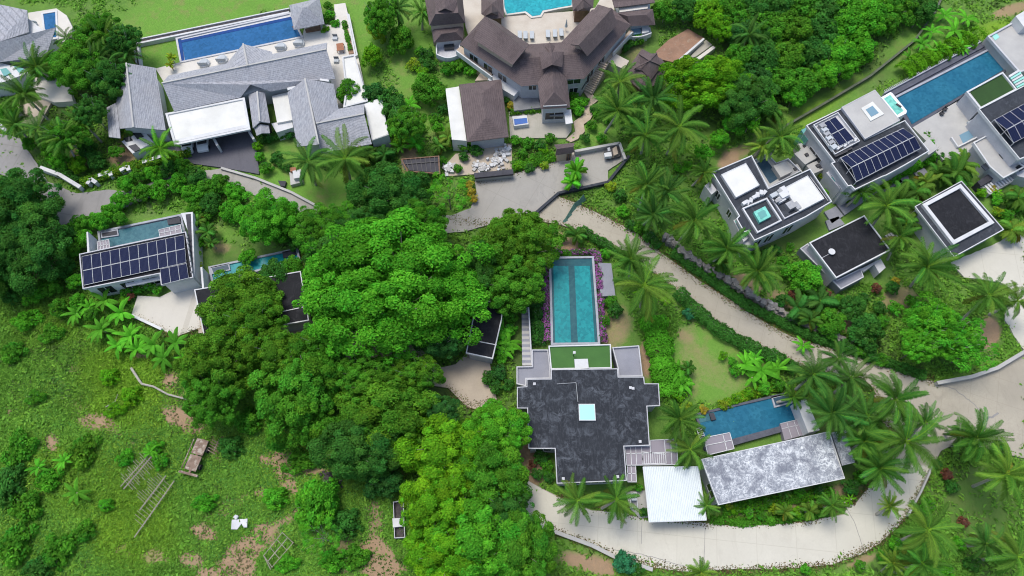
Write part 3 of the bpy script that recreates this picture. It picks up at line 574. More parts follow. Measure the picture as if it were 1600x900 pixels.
# left gable
rs(v, 'roof', [(178,122.5,ze),(197.5,98.5,zr),(208.7,199,zr),(187,201,ze)], [(0,1,2,3)], 'shingle_grey'); rs(v, 'roof', [(197.5,98.5,zr),(243,106,ze),(259,203.5,ze),(208.7,199,zr)], [(0,1,2,3)], 'shingle_grey')
rs(v, 'roof', [(166.5,168,3.0),(182,160,3.4),(188,216,3.4),(170,214,3.0)], [(0,1,2,3)], 'shingle_grey')
gw([(178,124),(243,108),(259,203),(187,201)], ze, 'white', .5)
# main gable with cross gable
rs(v, 'roof', [(253,130,zr),(510,77,zr),(524,123,ze),(423,143,ze),(391,132,ze+1.4),(376,152,ze),(272,174,ze)], [(0,1,2,3,4,5,6)], 'shingle_grey')
rs(v, 'roof', [(253,130,zr),(263,118,ze+1),(511,66.5,ze+1),(510,77,zr)], [(0,1,2,3)], 'shingle_grey')
rs(v, 'roof', [(355,98,ze+.6),(380,68.5,ze+1.5),(387,103,zr+.1),(360,110,zr-.2)], [(0,1,2,3)], 'shingle_grey'); rs(v, 'roof', [(380,68.5,ze+1.5),(425,81,ze+.6),(427,95,zr-.2),(387,103,zr+.1)], [(0,1,2,3)], 'shingle_grey')
gw([(258,128),(508,72),(522,122),(272,172)], ze, 'white', .7)
# porch
rs(v, 'porch_roof', [(388,148,3.2),(402,143,4.2),(406,190,4.2),(395,200,3.2)], [(0,1,2,3)], 'shingle_grey'); rs(v, 'porch_roof', [(402,143,4.2),(413.5,144,3.2),(422,192,3.2),(406,190,4.2)], [(0,1,2,3)], 'shingle_grey'); gw([(389,150),(412,146),(420,190),(396,197)], 3.2, 'dark_wall', .4)
rs(v, 'porch_roof', [(397,200,2.8),(407,194,3.6),(409,208,3.6),(401,212,2.8)], [(0,1,2,3)], 'shingle_grey'); rs(v, 'porch_roof', [(407,194,3.6),(420,196,2.8),(422,208,2.8),(409,208,3.6)], [(0,1,2,3)], 'shingle_grey')
# right gable
rs(v, 'roof', [(449,144.5,ze),(476.5,123,zr),(498,226,zr),(464.5,229,ze)], [(0,1,2,3)], 'shingle_grey'); rs(v, 'roof', [(476.5,123,zr),(521,131,ze),(529,170,ze),(494,193,zr)], [(0,1,2,3)], 'shingle_grey')
rs(v, 'roof', [(494,193,zr-.1),(529,170,ze),(569,162.5,ze),(569,178,ze+1.6)], [(0,1,2,3)], 'shingle_grey'); rs(v, 'roof', [(494,193,zr-.1),(569,178,ze+1.6),(581,225,ze),(502,239,ze),(498,226,zr)], [(0,1,2,3,4)], 'shingle_grey')
gw([(452,146),(520,133),(528,172),(568,164),(580,224),(468,228)], ze, 'white', .6)
caps(v, [((197.5,98.5,zr),(208.7,199,zr)), ((253,130,zr),(510,77,zr)), ((380,68.5,ze+1.5),(387,103,zr+.1)), ((476.5,123,zr),(498,226,zr)), ((494,193,zr-.1),(569,178,ze+1.6)), ((402,143,4.2),(406,190,4.2))], 'light_grey_slab', .25)
q = [(258,177),(382,152),(391,202),(272,227)]
slabpart(v, 'carport_roof', q, 3.0, 3.3, 'white_roof'); wallpart(v, 'carport_rim', q, 3.2, 3.5, 'white', .35); slabpart(v, 'carport_step', [(274,218),(387,194),(388.5,199),(274.5,223)], 3.3, 3.36, 'white')
for a in ((262,181),(379,157),(388,200),(336,211),(276,224)): v.part('column', MB().bar(P(*a, -1), P(*a, 3.0), .3), 'white')
v.part('carport_wall', MB().prism(inset(PL([(260,180),(380,156),(383,168),(262,192)], 3), .3), -1, 3.0), 'pale_wall')
q = [(569,162.5),(596.5,152),(607,210.5),(581,219.5)]; slabpart(v, 'flat_wing', q, -1, 3.0, 'white'); slabpart(v, 'flat_roof', inset([(x, y) for x, y in q], 1.2), 3.0, 3.05, 'white_roof'); 
q = [(534,88.5),(554,84.5),(569.5,138),(575,158),(536,168),(540,140)]; slabpart(v, 'side_roof', q, -1, 2.6, 'white_roof'); wallpart(v, 'side_rim', q, 2.5, 2.85, 'white', .25)
q = [(425,150),(449,144),(459,187),(433,192)]; slabpart(v, 'courtyard_roof', q, -1, 2.4, 'white_roof'); slabpart(v, 'courtyard_wall', [(424,193),(456,186),(458,199),(432,207)], -1, 2.0, 'white')
wallpart(v, 'valley_flashing', [(449,139),(461,136)], 3.4, 3.8, 'white', .5, False); wallpart(v, 'valley_flashing', [(500,124),(514,126)], 3.6, 4.0, 'white', .4, False)
q = [(190,221),(224,204),(240,222),(207,240)]; slabpart(v, 'skylight_block', q, -1, 1.8, 'white')
for w_ in ([(193,216),(203,213),(207,219),(196,221)], [(207,208),(219,206),(224,213),(214,217)], [(200,228),(212,225),(220,233),(210,237)]): slabpart(v, 'skylight', w_, 1.8, 1.95, 'glass_dark')
th = T('pool_pavilion', 'square grey shingle pavilion at the right end of the royal blue pool', 'pavilion', P(480, 25, 0))
rs(th, 'roof', [(452,8,3),(499,-3,3),(507,37,3),(459,46.5,3),(474,12,5),(480,11,5)], [(0,4,3),(0,1,5,4),(1,2,5),(2,3,4,5)], 'shingle_grey')
for a in ((458,42),(503,34),(497,2),(456,12)): th.part('post', MB().bar(P(*a, 0), P(*a, 3), .25), 'wood')
slabpart(th, 'daybed_base', [(476,45),(500,39),(501,46),(478,50)], 0, .7, 'wood')
th = T('pool_terrace', 'white stone terrace around the royal blue pool of the grey shingle villa', 'terrace', P(500, 60, 0))
slabpart(th, 'floor', [(243,107),(290,95),(472,58),(476,42),(506,38),(524,40),(522,7),(539.5,4.5),(560,90),(575,160),(530,172),(510,120),(260,135)], -1, .45, 'white_patio')
wallpart(th, 'low_wall', [(541,20),(546,22),(559,86),(554,88)], .4, 1.0, 'white', .25)
slabpart(th, 'planter_soil', [(537,35),(541,36),(553,83),(545,84)], .4, .6, 'dirt')
pool('royal blue pool of the grey shingle villa', [(274,59),(454,19),(474,58),(281,98)], [(283,62.5),(454,26),(471,56),(289,95)], 'water_royal', .6, .15, 'pale_wall', wall='white',
     extra=[('deep_edge', [(278,62),(283,61),(288,95),(283,96)], .05, 'water_deep'), ('tile_ledge', [(283,62.5),(455,26),(456,30),(284,66.5)], .03, 'water_deep')])
for k, (a, lb) in enumerate((((320,100), 'leftmost of four grey round daybeds beside the royal blue pool'), ((348,94), 'second from left of four grey round daybeds by the royal blue pool'), ((440,75), 'third from left of four grey round daybeds by the royal blue pool'), ((468,69), 'rightmost of four grey round daybeds beside the royal blue pool'))):
    th = T('daybed', lb, 'daybed', P(*a, .45), 'daybeds beside the royal blue pool'); b_ = P(*a, .45)
    m1 = MB().tube([b_, up(b_, .35), up(b_, .36)], .95, .9, 14); th.part('base', m1, 'white')
    m2 = MB(); m2.tube([up(b_, .36), up(b_, .5), up(b_, .6)], .85, .6, 14); th.part('cushion', m2, 'fabric_grey')
    m3 = MB(); m3.bar((b_[0] - .8, b_[1] - .6, b_[2] + .75), (b_[0] + .8, b_[1] - .6, b_[2] + .75), .18, .7); th.part('backrest', m3, 'fabric_grey')
for (a, b, lb) in (((208,62.5),(452,12), 'long white kerb wall with dark hedge above the royal blue pool'), ):
    th = T('kerb_wall', lb, 'wall', P(*a, 0)); wallpart(th, 'outer_kerb', [(213,101),(208,62.5),(452,12.5)], -.6, .6, 'white', .22, False); wallpart(th, 'inner_kerb', [(219,101),(214.5,67.5),(452,18.5)], -.6, .6, 'white', .35, False)
    slabpart(th, 'hedge_bed', [(209.5,64),(452,14),(452,17),(214,66.5),(218,100),(214,100)], -.5, .4, 'black_junk')
th = T('outdoor_table', 'terracotta table on the white terrace right of the grey shingle villa', 'table', P(533, 78, .45)); b_ = P(533, 78, .45)
th.part('tabletop', MB().box(up(b_, .72), 1.2, 1.6, .06, .2), 'terracotta')
for sx, sy in ((-.5,-.7),(.5,-.7),(-.5,.7),(.5,.7)): th.part('leg', MB().box((b_[0]+sx, b_[1]+sy, b_[2]), .08, .08, .72), 'wood')
for (a, lb) in (((524,61), 'small grey armchair on the white terrace below the pavilion'), ((526,96), 'small grey armchair beside the terracotta table')):
    th = T('armchair', lb, 'chair', P(*a, .45)); b_ = P(*a, .45); th.part('seat', MB().box(b_, .8, .8, .4), 'fabric_grey'); th.part('backrest', MB().box((b_[0], b_[1] + .35, b_[2] + .4), .8, .15, .4), 'louver')
for (a, lb) in (((295,226), 'left one of two white cars parked under the white carport'), ((319,223), 'right one of two white cars parked under the white carport')):
    th = T('parked_car', lb, 'car', P(*a, 0), 'cars under the white carport'); X, Y, _ = P(*a, 0); rz = .2
    def L(x, y, z=0): return (X + x * math.cos(rz) - y * math.sin(rz), Y + x * math.sin(rz) + y * math.cos(rz), z)
    prof = [(-2.1,.35,.75),(-2.05,.7,.82),(-1.3,.95,.88),(1.6,1.0,.9),(2.15,.85,.85),(2.2,.4,.8)]; mb = MB()
    n = len(prof)
    for y_, zt, hw in prof: mb.v += [L(-hw, y_, .3), L(-hw, y_, zt), L(hw, y_, zt), L(hw, y_, .3)]
    for k in range(n - 1):
        for r_ in range(4): mb.f.append((4*k + r_, 4*k + (r_+1) % 4, 4*k+4 + (r_+1) % 4, 4*k+4 + r_)); mb.mi.append(0)
    mb.f += [(0,3,2,1), (4*n-4, 4*n-3, 4*n-2, 4*n-1)]; mb.mi += [0, 0]; th.part('body', mb, 'car_white')
    cab = MB(); cab.v = [L(-.75,-1.0,.93),L(.75,-1.0,.93),L(.75,1.9,.98),L(-.75,1.9,.98),L(-.6,-.3,1.42),L(.6,-.3,1.42),L(.6,1.4,1.45),L(-.6,1.4,1.45)]; cab.f = [(0,1,5,4),(1,2,6,5),(2,3,7,6),(3,0,4,7)]; cab.mi = [0]*4; th.part('windows', cab, 'glass_dark')
    th.part('roof', MB().prism([L(-.6,-.3)[:2], L(.6,-.3)[:2], L(.6,1.4)[:2], L(-.6,1.4)[:2]], 1.43, 1.48), 'car_white')
    for sx in (-.8, .8):
        for sy in (-1.3, 1.4): th.part('wheel', MB().tube([L(sx-.1, sy, .33), L(sx+.1, sy, .33)], .33, .33, 12), 'tyre')
    for sx in (-.6, .6): th.part('headlight', MB().box(L(sx, -2.08, .5), .35, .1, .15, rz), 'white')
solo('gate_post', MB().prism([p[:2] for p in PL([(332,217),(336,216),(341,226),(338,228)], 2)], -.5, 2), 'white', 'white wall stub standing right of the white cars', 'wall')
solo('gate_post', MB().prism([p[:2] for p in PL([(386,204),(389,203),(398,216),(395,218)], 2)], -.5, 2), 'white', 'white wall stub at the right end of the white carport', 'wall')

# top left corner villa
v = T('shingle_villa', 'grey shingle roofed villa cut by the top left corner', 'villa', P(30, 70, 0))
rs(v, 'roof', [(-60,5,4.2),(0,7,5.0),(42.5,16,4.6),(45,50,4.2),(0,65,5.6),(-60,75,5.6)], [(0,1,4,5),(1,2,3,4)], 'shingle_grey')
rs(v, 'roof', [(-60,80,5.6),(0,65,5.8),(87.5,42.5,5.8),(72,88,3.6),(0,97,3.6),(-60,108,3.6)], [(0,1,4,5),(1,2,3,4)], 'shingle_grey')
v.part('wall', MB().prism(inset(PL([(-60,20),(42,20),(80,50),(70,86),(-60,104)], 3.4), .6), -1, 3.4), 'white'); slabpart(v, 'flat_roof', [(-60,108),(0,98),(40,108),(44,114),(0,130),(-60,142)], -1, 2.8, 'white')
for q in ([(0,108),(10,106),(17,114),(6,119)], [(21,103),(34,106),(42,110),(30,114)]): slabpart(v, 'skylight', q, 2.8, 3.0, 'glass_teal')
th = T('pool_terrace', 'rounded white terrace at the top left corner', 'terrace', P(90, 35, 0)); slabpart(th, 'floor', [(44,20),(88,13),(104,24),(113,42),(112,58),(98,66),(86,60),(46,50)], -1, .5, 'white_patio')
pool('small deep blue pool on the rounded white terrace, top left', [(64,20),(89,16),(91,60),(80,62),(67,46)], [(66,21),(87,18),(89,58),(81,58),(68,45)], 'water_royal', .62, .1, 'white')
th = T('lounge_chair', 'grey lounge chair left of the small deep blue pool', 'chair', P(53, 43, .5)); b_ = P(53, 43, .5); th.part('seat', MB().box(up(b_, .2), .8, 1.6, .15, -.3), 'fabric_grey'); th.part('backrest', MB().box((b_[0]+.2, b_[1]+.8, b_[2] + .3), .8, .15, .5, -.3), 'fabric_grey')
th = T('garden_terrace', 'white stepped terrace under the palms at the left edge', 'terrace', P(100, 140, 0)); slabpart(th, 'floor', [(45,125),(75,115),(108,135),(114,158),(85,160),(60,150)], -1, 1, 'white_patio'); slabpart(th, 'lower_floor', [(27,166),(85,150),(62,195),(30,193)], -1, .3, 'tan_yard')
for k in range(6): slabpart(th, 'step', [lerp((134,162),(122,190),k/6), lerp((144,164),(133,192),k/6), lerp((144,164),(133,192),(k+.6)/6), lerp((134,162),(122,190),(k+.6)/6)], -1, .05 + .02 * k, 'tan_yard')
solo('white_kerb', MB().prism([p[:2] for p in PL([(0,192),(12,202),(10,206),(0,200)], .8)], -1, .8), 'white', 'short white wall at the left edge beside the asphalt road', 'wall')

# ================================================================ brown resort villa
v = T('brown_villa', 'large brown shingle V shaped villa around a paved pool court, top centre', 'villa', P(860, 90, 0)); ze, zr = 4.6, 6.6
E = [(718,69,ze),(815,135,ze),(842,132,ze),(886,124,ze),(913,123,ze),(986,39,ze),(955,12,ze+.3),(925,15,ze),(877,66,ze),(827,69,ze),(757,26,ze)]
Rr = [(742,47,zr),(812,92,zr),(905,84,zr),(958,28,zr)]
rs(v, 'roof', E + Rr, [(0,1,12,11),(1,2,3,4,13,12),(4,5,14,13),(5,6,7,14),(7,8,13,14),(8,9,12,13),(9,10,11,12),(10,0,11)], 'shingle_brown')
zu, zv = 7.0, 9.0
rs(v, 'upper_roof', [(739,61,zu),(758,25.5,zv),(820.7,77,zv),(801,101.5,zu)], [(0,1,2,3)], 'shingle_brown'); rs(v, 'upper_roof', [(758,25.5,zv),(775,33,zu+.6),(827,70,zu+.6),(820.7,77,zv)], [(0,1,2,3)], 'shingle_brown')
rs(v, 'upper_roof', [(934,6.7,zu+.3),(956,13.5,zv),(904,70.5,zv),(892,69.5,zu+.3)], [(0,1,2,3)], 'shingle_brown'); rs(v, 'upper_roof', [(956,13.5,zv),(965,38,zu),(918,88,zu),(904,70.5,zv)], [(0,1,2,3)], 'shingle_brown')
# closed gable walls under the raised roofs
def tri(a, b, c, mt='wood'):
    v.part('gable', MB().prism([P(*a)[:2], P(*c)[:2], P(*b)[:2]], [zr - .5] * 3, [a[2] - .2, c[2] - .2, b[2] - .2]), mt)
v.part('upper_wall', MB().prism(inset([p for p in PL([(739,61),(775,33),(827,72),(801,101)], zu)], .5), 5, zu - .1), 'beige'); v.part('upper_wall', MB().prism(inset([p for p in PL([(934,9),(965,38),(918,86),(893,68)], zu)], .5), 5, zu - .1), 'beige')
# front wing and dormer
rs(v, 'wing_roof', [(840,128,ze+.3),(886,123,ze+.3),(891,168,ze-.6),(845,170.5,ze-.6),(866,144,zr-.6),(862,100,zr)], [(0,5,4,3),(5,1,2,4),(2,3,4)], 'shingle_brown')
rs(v, 'dormer_roof', [(842,82,zu),(881,81,zu),(878.5,105,zu-.6),(862.5,101,zu+.7),(847,109,zu-.6),(861.5,81,zu+1.0)], [(0,5,3,4),(5,1,2,3)], 'shingle_brown')
rs(v, 'back_gable', [(851,72,ze+.6),(859,66,ze+1.2),(867,72,ze+.6),(861,84,zr)], [(0,1,3),(1,2,3)], 'shingle_brown')
bw = PL([(724,69),(815,130),(846,130),(849,165),(886,163),(883,122),(911,119),(980,40),(954,17),(927,18),(879,69),(826,72),(758,31)], ze)
v.w = [p[:2] for p in bw]; v.part('wall', MB().prism(v.w, -1, ze - .2), 'pale_wall')
wins(v, 1, [(.35,.75,3,4.1)]); wins(v, 5, [(.1,.9,3,4.1)]); wins(v, 5, [(.3,.8,.8,2)]); wins(v, 6, [(.1,.25,1.2,3.6),(.35,.5,1.2,3.6)]); wins(v, 3, [(.1,.9,1,2.8)]); wins(v, 0, [(.1,.25,1,3.6),(.35,.5,1,3.6),(.6,.75,1,3.6)])
slabpart(v, 'balcony', [(713,78),(720,72),(775,110),(769,119)], -1, 2.2, 'beige'); wallpart(v, 'balcony_parapet', [(713,79),(769,120)], 2.0, 3.0, 'white', .2, False)
slabpart(v, 'balcony', [(985,46),(990,50),(925,122),(915,122)], -1, 2.0, 'beige'); wallpart(v, 'balcony_parapet', [(988,50),(958,82)], 1.8, 2.7, 'white', .2, False)
slabpart(v, 'porch_canopy', [(857,172),(880,171),(881,181),(859,181)], 2.0, 2.2, 'louver'); slabpart(v, 'louvered_canopy', [(881,172),(892,171),(895,192),(884,194)], 2.2, 2.4, 'white'); slabpart(v, 'slate_terrace', [(800,138),(838,146),(845,165),(845,168),(803,173)], -1, 1.0, 'louver')
th = T('brown_cottage', 'square brown hipped roof cottage with a white flat strip on its left', 'cottage', P(758, 175, 0))
rs(th, 'roof', [(717,132,3.4),(783,124,3.4),(795,214,3.4),(730,222,3.4),(753,146,4.9),(760,182,4.9)], [(0,1,4),(1,2,5,4),(2,3,5),(3,0,4,5)], 'shingle_brown'); th.part('wall', MB().prism(inset(PL([(719,134),(782,126),(793,212),(731,220)], 3.3), .5), -1, 3.3), 'pale_wall')
slabpart(th, 'flat_strip', [(696,138.5),(717,135),(729,220),(706,218)], -1, 2.7, 'white_roof'); slabpart(th, 'upper_terrace', [(762,124),(777,107),(786,113),(815,137),(803,150),(786,140)], -1, 2.2, 'white'); slabpart(th, 'stair_bench', [(742,126),(752,112),(762,117),(762,125)], -1, 1.0, 'beige')
# wings at the top left and right of the court
th = T('brown_wing', 'brown roofed wing with round balcony left of the brown V villa', 'villa', P(695, 50, 0))
rs(th, 'roof', [(662,-12,ze),(722,-12,ze),(727,36,ze),(671,40,ze),(680,22,zr),(716,20,zr),(682,-12,zr),(712,-12,zr)], [(0,6,4,3),(6,7,5,4),(7,1,2,5),(2,3,4,5)], 'shingle_brown')
rs(th, 'dormer_roof', [(679,0,zr+.4),(713,0,zr+.4),(712,20,zr-.2),(695,13,zr+1.0),(681,20,zr-.2),(695,-4,zr+1.3)], [(0,5,3,4),(5,1,2,3)], 'shingle_brown')
rs(th, 'lower_roof', [(675,44,3.4),(723,39,3.4),(724,62,2.9),(678,67,2.9),(690,53,4.2),(712,50,4.2)], [(0,1,5,4),(1,2,5),(2,3,4,5),(3,0,4)], 'shingle_brown')
th.w = [p[:2] for p in PL([(669,-8),(720,-8),(724,34),(673,39)], ze)]; th.part('wall', MB().prism(th.w, -1, ze - .3), 'beige')
th.part('lower_wall', MB().prism(inset(PL([(677,45),(722,41),(723,61),(679,66)], 3), .3), -1, 2.9), 'pale_wall'); slabpart(th, 'glass_door', [(694,69),(709,68),(709,74),(694,75)], -1, 1.9, 'glass_dark')
arc = [(682 + 36 * k / 8, 84 + 6 * math.sin(math.pi * k / 8)) for k in range(9)]; slabpart(th, 'balcony', [(682,68),(718,66)] + arc[::-1], -1, 1.2, 'pale_wall'); wallpart(th, 'balcony_parapet', [(682,70)] + arc + [(718,68)], 1.1, 2.0, 'white', .2, False)
slabpart(th, 'upper_terrace', [(681,38),(714,35),(714,42),(681,45)], -1, 3.5, 'patio_stone')
th = T('brown_wing', 'brown roofed wing with curved white balcony right of the brown V villa', 'villa', P(990, 30, 0))
rs(th, 'roof', [(953,-14,ze),(1021,-14,ze),(1023,4,ze-.3),(960,12,ze-.3)], [(0,1,2,3)], 'shingle_brown'); rs(th, 'lower_roof', [(963,20,3.6),(1020,14,3.6),(1024,39,3.0),(985,41,3.0),(980,25,4.3),(1010,23,4.3)], [(0,1,5,4),(1,2,5),(2,3,4,5),(3,0,4)], 'shingle_brown')
th.part('wall', MB().prism(inset(PL([(958,-10),(1020,-12),(1021,36),(984,40)], 3), .5), -1, 2.9), 'pale_wall'); slabpart(th, 'upper_terrace', [(967,8),(1013,3),(1012,13),(968,19)], -1, 3.7, 'white_patio')
slabpart(th, 'glass_door', [(986,42),(1002,41),(1002,52),(987,54)], -1, 1.6, 'glass_blue'); slabpart(th, 'side_block', [(1003,41),(1013,40),(1014,50),(1003,52)], -1, 1.9, 'white')
arc = [(984 + 34 * k / 8, 57 + 2.5 * math.sin(math.pi * k / 8) - 6 * k / 8) for k in range(9)]; slabpart(th, 'balcony', [(985,44),(1016,42)] + arc[::-1], -1, 1.0, 'pale_wall'); wallpart(th, 'balcony_parapet', arc, .9, 1.8, 'white', .2, False)
for q, lb, nm in (([(752,-6),(786,-6),(788,28),(765,30),(752,22)], 'small brown gabled pavilion at the left corner of the turquoise pool', 0), ([(893,-6),(928,-6),(927,12),(915,17),(895,17)], 'small brown gabled pavilion at the right corner of the turquoise pool', 1)):
    c = cen(q); th = T('court_pavilion', lb, 'pavilion', (*P(*c, 0)[:2], 0)); z_ = 3.4
    rs(th, 'roof', [(x, y, z_) for x, y in q] + [(c[0], c[1] - 8, z_ + 1.6)], [(k, (k + 1) % 5, 5) for k in range(5)], 'shingle_brown'); th.part('wall', MB().prism(inset(PL(q, z_), .5), -1, z_ - .1), 'wood')
    rs(th, 'gable_roof', [(c[0] - 12, c[1] + 4, z_ + .5), (c[0], c[1] - 6, z_ + 2.2), (c[0], c[1] + 6, z_ + 1.9), (c[0] - 10, c[1] + 11, z_ + .2), (c[0] + 12, c[1] + 4, z_ + .5), (c[0] + 10, c[1] + 11, z_ + .2)], [(0,1,2,3),(1,4,5,2)], 'shingle_brown')
th = T('brown_pavilion', 'small brown pavilion with crossed gables left of the brown dirt pad', 'pavilion', P(1010, 110, 0)); z_ = 3.4
rs(th, 'roof', [(980,108,z_),(1003,76,z_),(1034,92,z_),(1040,100,z_),(1036,130,z_-.4),(1000,140,z_-.4),(985,128,z_-.4),(1014,97,z_+1.6)], [(k, (k + 1) % 7, 7) for k in range(7)], 'shingle_brown')
rs(th, 'upper_roof', [(990,108,z_+.9),(999,85,z_+1.4),(1015,95,z_+2.6),(1003,110,z_+1.0),(1017,125,z_+.6),(1034,103,z_+1.0),(1026,83,z_+1.4)], [(0,1,2,3),(3,2,5,4),(1,6,2),(6,5,2)], 'shingle_brown'); th.part('wall', MB().prism(inset(PL([(984,108),(1003,80),(1032,94),(1036,126),(1000,136)], z_), .8), -1, z_), 'wood')
caps(th, [((999,85,z_+1.4),(1015,95,z_+2.6)),((1015,95,z_+2.6),(1034,103,z_+1.0)),((1026,83,z_+1.4),(1015,95,z_+2.6)),((1015,95,z_+2.6),(990,108,z_+.9))], 'shingle_brown', .2)
slabpart(th, 'bridge', [(948,86),(958,82),(983,95),(975,108),(950,97)], -1, 1.6, 'patio_stone')
th = T('gate_house', 'small brown roofed gate hut beside the concrete court', 'gate hut', P(883, 240, 0)); rs(th, 'roof', [(866,226,2.6),(898,223,2.6),(898,238,2.2),(868,243,2.2),(870,233,3.2),(896,229,3.2)], [(0,1,5,4),(4,5,2,3)], 'shingle_brown')
th.w = [p[:2] for p in inset(PL([(868,228),(896,225),(896,238),(870,241)], 2.4), .15)]; th.part('wall', MB().prism(th.w, -.5, 2.2), 'beige'); wins(th, 2, [(.1,.35,.2,1.9)], 'glass_dark', 'wood', name='door'); slabpart(th, 'forecourt', [(872,240),(898,238),(892,252),(874,254)], -.5, .12, 'patio_stone')
pool('bright turquoise pool of the brown villa at the top edge', [(784,-14),(897,-14),(897,10),(873,14),(850,19),(846,26),(830,28),(820,20),(790,24),(785,10)], [(787,-12),(894,-12),(893,8),(870,12),(848,16),(844,23),(832,25),(823,18),(789,22)], 'water_turquoise', .5, .12, 'white_patio', wall='white')
struct('pool_court', MB().prism([p[:2] for p in PL([(722,-14),(752,-14),(765,28),(900,17),(930,12),(945,-14),(960,-14),(960,20),(925,20),(880,68),(826,72),(790,45),(757,30),(735,66),(727,40)], .3)], -1, .3), 'patio_stone')
for k in range(6):
    a = ((812,57),(821,57.5),(831,57.5),(856,55.5),(867,55),(877,53.5))[k]; wd = ['leftmost', 'second from left', 'third from left', 'fourth from left', 'fifth from left', 'rightmost'][k]
    th = T('sun_lounger', f'grey sun lounger, {wd} of six in the brown villa pool court', 'sun lounger', P(*a, .3), 'sun loungers in the brown villa pool court'); b_ = P(*a, .3)
    th.part('mattress', MB().box((b_[0], b_[1] + .2, b_[2] + .3), .72, 1.5, .1), 'fabric_grey'); bk = MB(); bk.v = [(b_[0]-.36, b_[1]-.55, b_[2]+.4),(b_[0]+.36, b_[1]-.55, b_[2]+.4),(b_[0]+.36, b_[1]-1.05, b_[2]+.8),(b_[0]-.36, b_[1]-1.05, b_[2]+.8)]; bk.f = [(3,2,1,0)]; bk.mi = [0]
    o = th.part('backrest', bk, 'fabric_grey'); o.modifiers.new('thickness', 'SOLIDIFY').thickness = .08; th.part('frame', MB().box((b_[0], b_[1] + .2, b_[2] + .05), .7, 1.4, .22), 'louver')
th = T('parasol', 'closed blue grey parasol at the right end of the sun loungers', 'parasol', P(884, 48, .3)); b_ = P(884, 48, .3); th.part('pole', MB().tube([b_, up(b_, 2.6)], .04, .04), 'steel'); th.part('canopy', MB().tube([up(b_, 1.0), up(b_, 1.6), up(b_, 2.6)], .28, .05, 8), 'fabric_grey')
th = T('outdoor_stairs', 'long wooden staircase down from the right wing of the brown V villa', 'stairs', P(930, 120, 0)); wd = MB(); rl = MB()
for k in range(15):
    u = k / 15.; a, b = lerp((936,95), (911,140), u), lerp((949,100), (924,147), u); a2, b2 = lerp((936,95), (911,140), u + .045), lerp((949,100), (924,147), u + .045); zz = 3.0 - 2.6 * u; wd.prism([p[:2] for p in PL([a, b, b2, a2], zz)], -1, zz)
th.part('steps', wd, 'beige'); rl.bar(P(951,98,4.0), P(926,147,1.4), .15).bar(P(934,94,4.0), P(909,140,1.4), .15)
for k in range(6): rl.bar(P(951 - 5*k, 98 + 9.8*k, 2), P(951 - 5*k, 98 + 9.8*k, 4.0 - .52*k), .1)
th.part('railing', rl, 'dark_metal')
struct('garden_path', MB().prism([p[:2] for p in PL([(912,143),(925,147),(935,156),(921,168),(926,180),(922,187),(912,194),(914,205),(903,217),(892,222),(884,218),(899,205),(896,190),(911,180),(912,168),(922,157)], .15)], -1, .15), 'beige')
struct('stone_patio', MB().prism([p[:2] for p in PL([(795,174),(842,172),(893,170),(893,204),(885,215),(797,216)], .1)], -1, .1), 'paving')
th = T('plunge_tank', 'small blue covered tank on the stone patio below the brown villa', 'tank', P(814, 189, .1)); slabpart(th, 'frame', [(800,182),(823,180),(826,194),(803,197)], .1, .9, 'white'); slabpart(th, 'cover', [(803,186),(823,184),(824.5,192),(804,195)], .9, .95, 'blue_plastic')
solo('dirt_pad', MB().prism([p[:2] for p in PL([(1075,45),(1101,60),(1056,98),(1030,92),(1025,80),(1045,62)], .3)], -1, .3), 'dirt', 'bare reddish dirt pad above the yellow green tree', 'dirt pad')
th = T('retaining_wall', 'white double retaining wall right of the reddish dirt pad', 'wall', P(1085, 80, 0)); wallpart(th, 'inner_wall', [(1100,60),(1055,99)], -1, 1.0, 'white', .35, False); wallpart(th, 'outer_wall', [(1116,73),(1090,92)], -1, .8, 'white_patio', .6, False); slabpart(th, 'floor', [(1103,62),(1113,70),(1088,88),(1075,92)], -1, .2, 'paving')
# walls, yards and odd things near the gate
th = T('trellis_frame', 'dark rectangular slatted shed roof left of the rubble yard', 'shed', P(658, 258, 0)); slabpart(th, 'roof', [(627,250),(686,244),(687,270),(640,266)], 1.8, 2.0, 'dark_wall'); mb = MB()
for k in range(9): mb.bar(P(627 + 7.4*k, 250 - .7*k, 2.06), P(633 + 6.8*k, 266 + .5*k, 2.06), .12)
mb.bar(P(627,257,2.08), P(687,252,2.08), .14); th.part('slats', mb, 'dark_metal'); wallpart(th, 'frame', [(626,248),(686,243),(688,272),(636,268)], 1.9, 2.15, 'wood', .18)
for a in ((629,251),(685,246),(686,268),(640,265)): th.part('post', MB().bar(P(*a, -1), P(*a, 1.8), .15), 'wood')
struct('rubble_yard', MB().prism([p[:2] for p in PL([(692,262),(712,240),(745,238),(770,226),(800,224),(800,268),(742,272),(700,275)], .06)], -1, .06), 'tan_yard')
th = T('rubble_heap', 'heaps of white broken rubble and sacks in the rubble yard', 'rubble', P(770, 250, 0)); mb = MB(); rnd = random.Random(8)
for k in range(170):
    a = rnd.choice([(777,250,13,16),(703,262,11,9),(752,262,12,6),(790,236,8,8)]); x, y = rnd.gauss(a[0], a[2]*.45), rnd.gauss(a[1], a[3]*.45)
    mb.box(P(x, y, .06), .2 + .6 * rnd.random(), .2 + .5 * rnd.random(), .1 + .5 * rnd.random(), rnd.random() * 3, k % 3)
e = mb.make('heap', ['rubble', 'white', 'light_grey_slab'], th.e, th.b); tag(e, kind='stuff')
th = T('stone_wall', 'low dark roofed wall below the rubble yard', 'wall', P(770, 275, 0)); wallpart(th, 'wall_body', [(742,276),(802,270)], -1, 1.2, 'light_grey_slab', .35, False); wallpart(th, 'coping', [(741,274),(802,268)], 1.1, 1.5, 'dark_wall', .9, False)
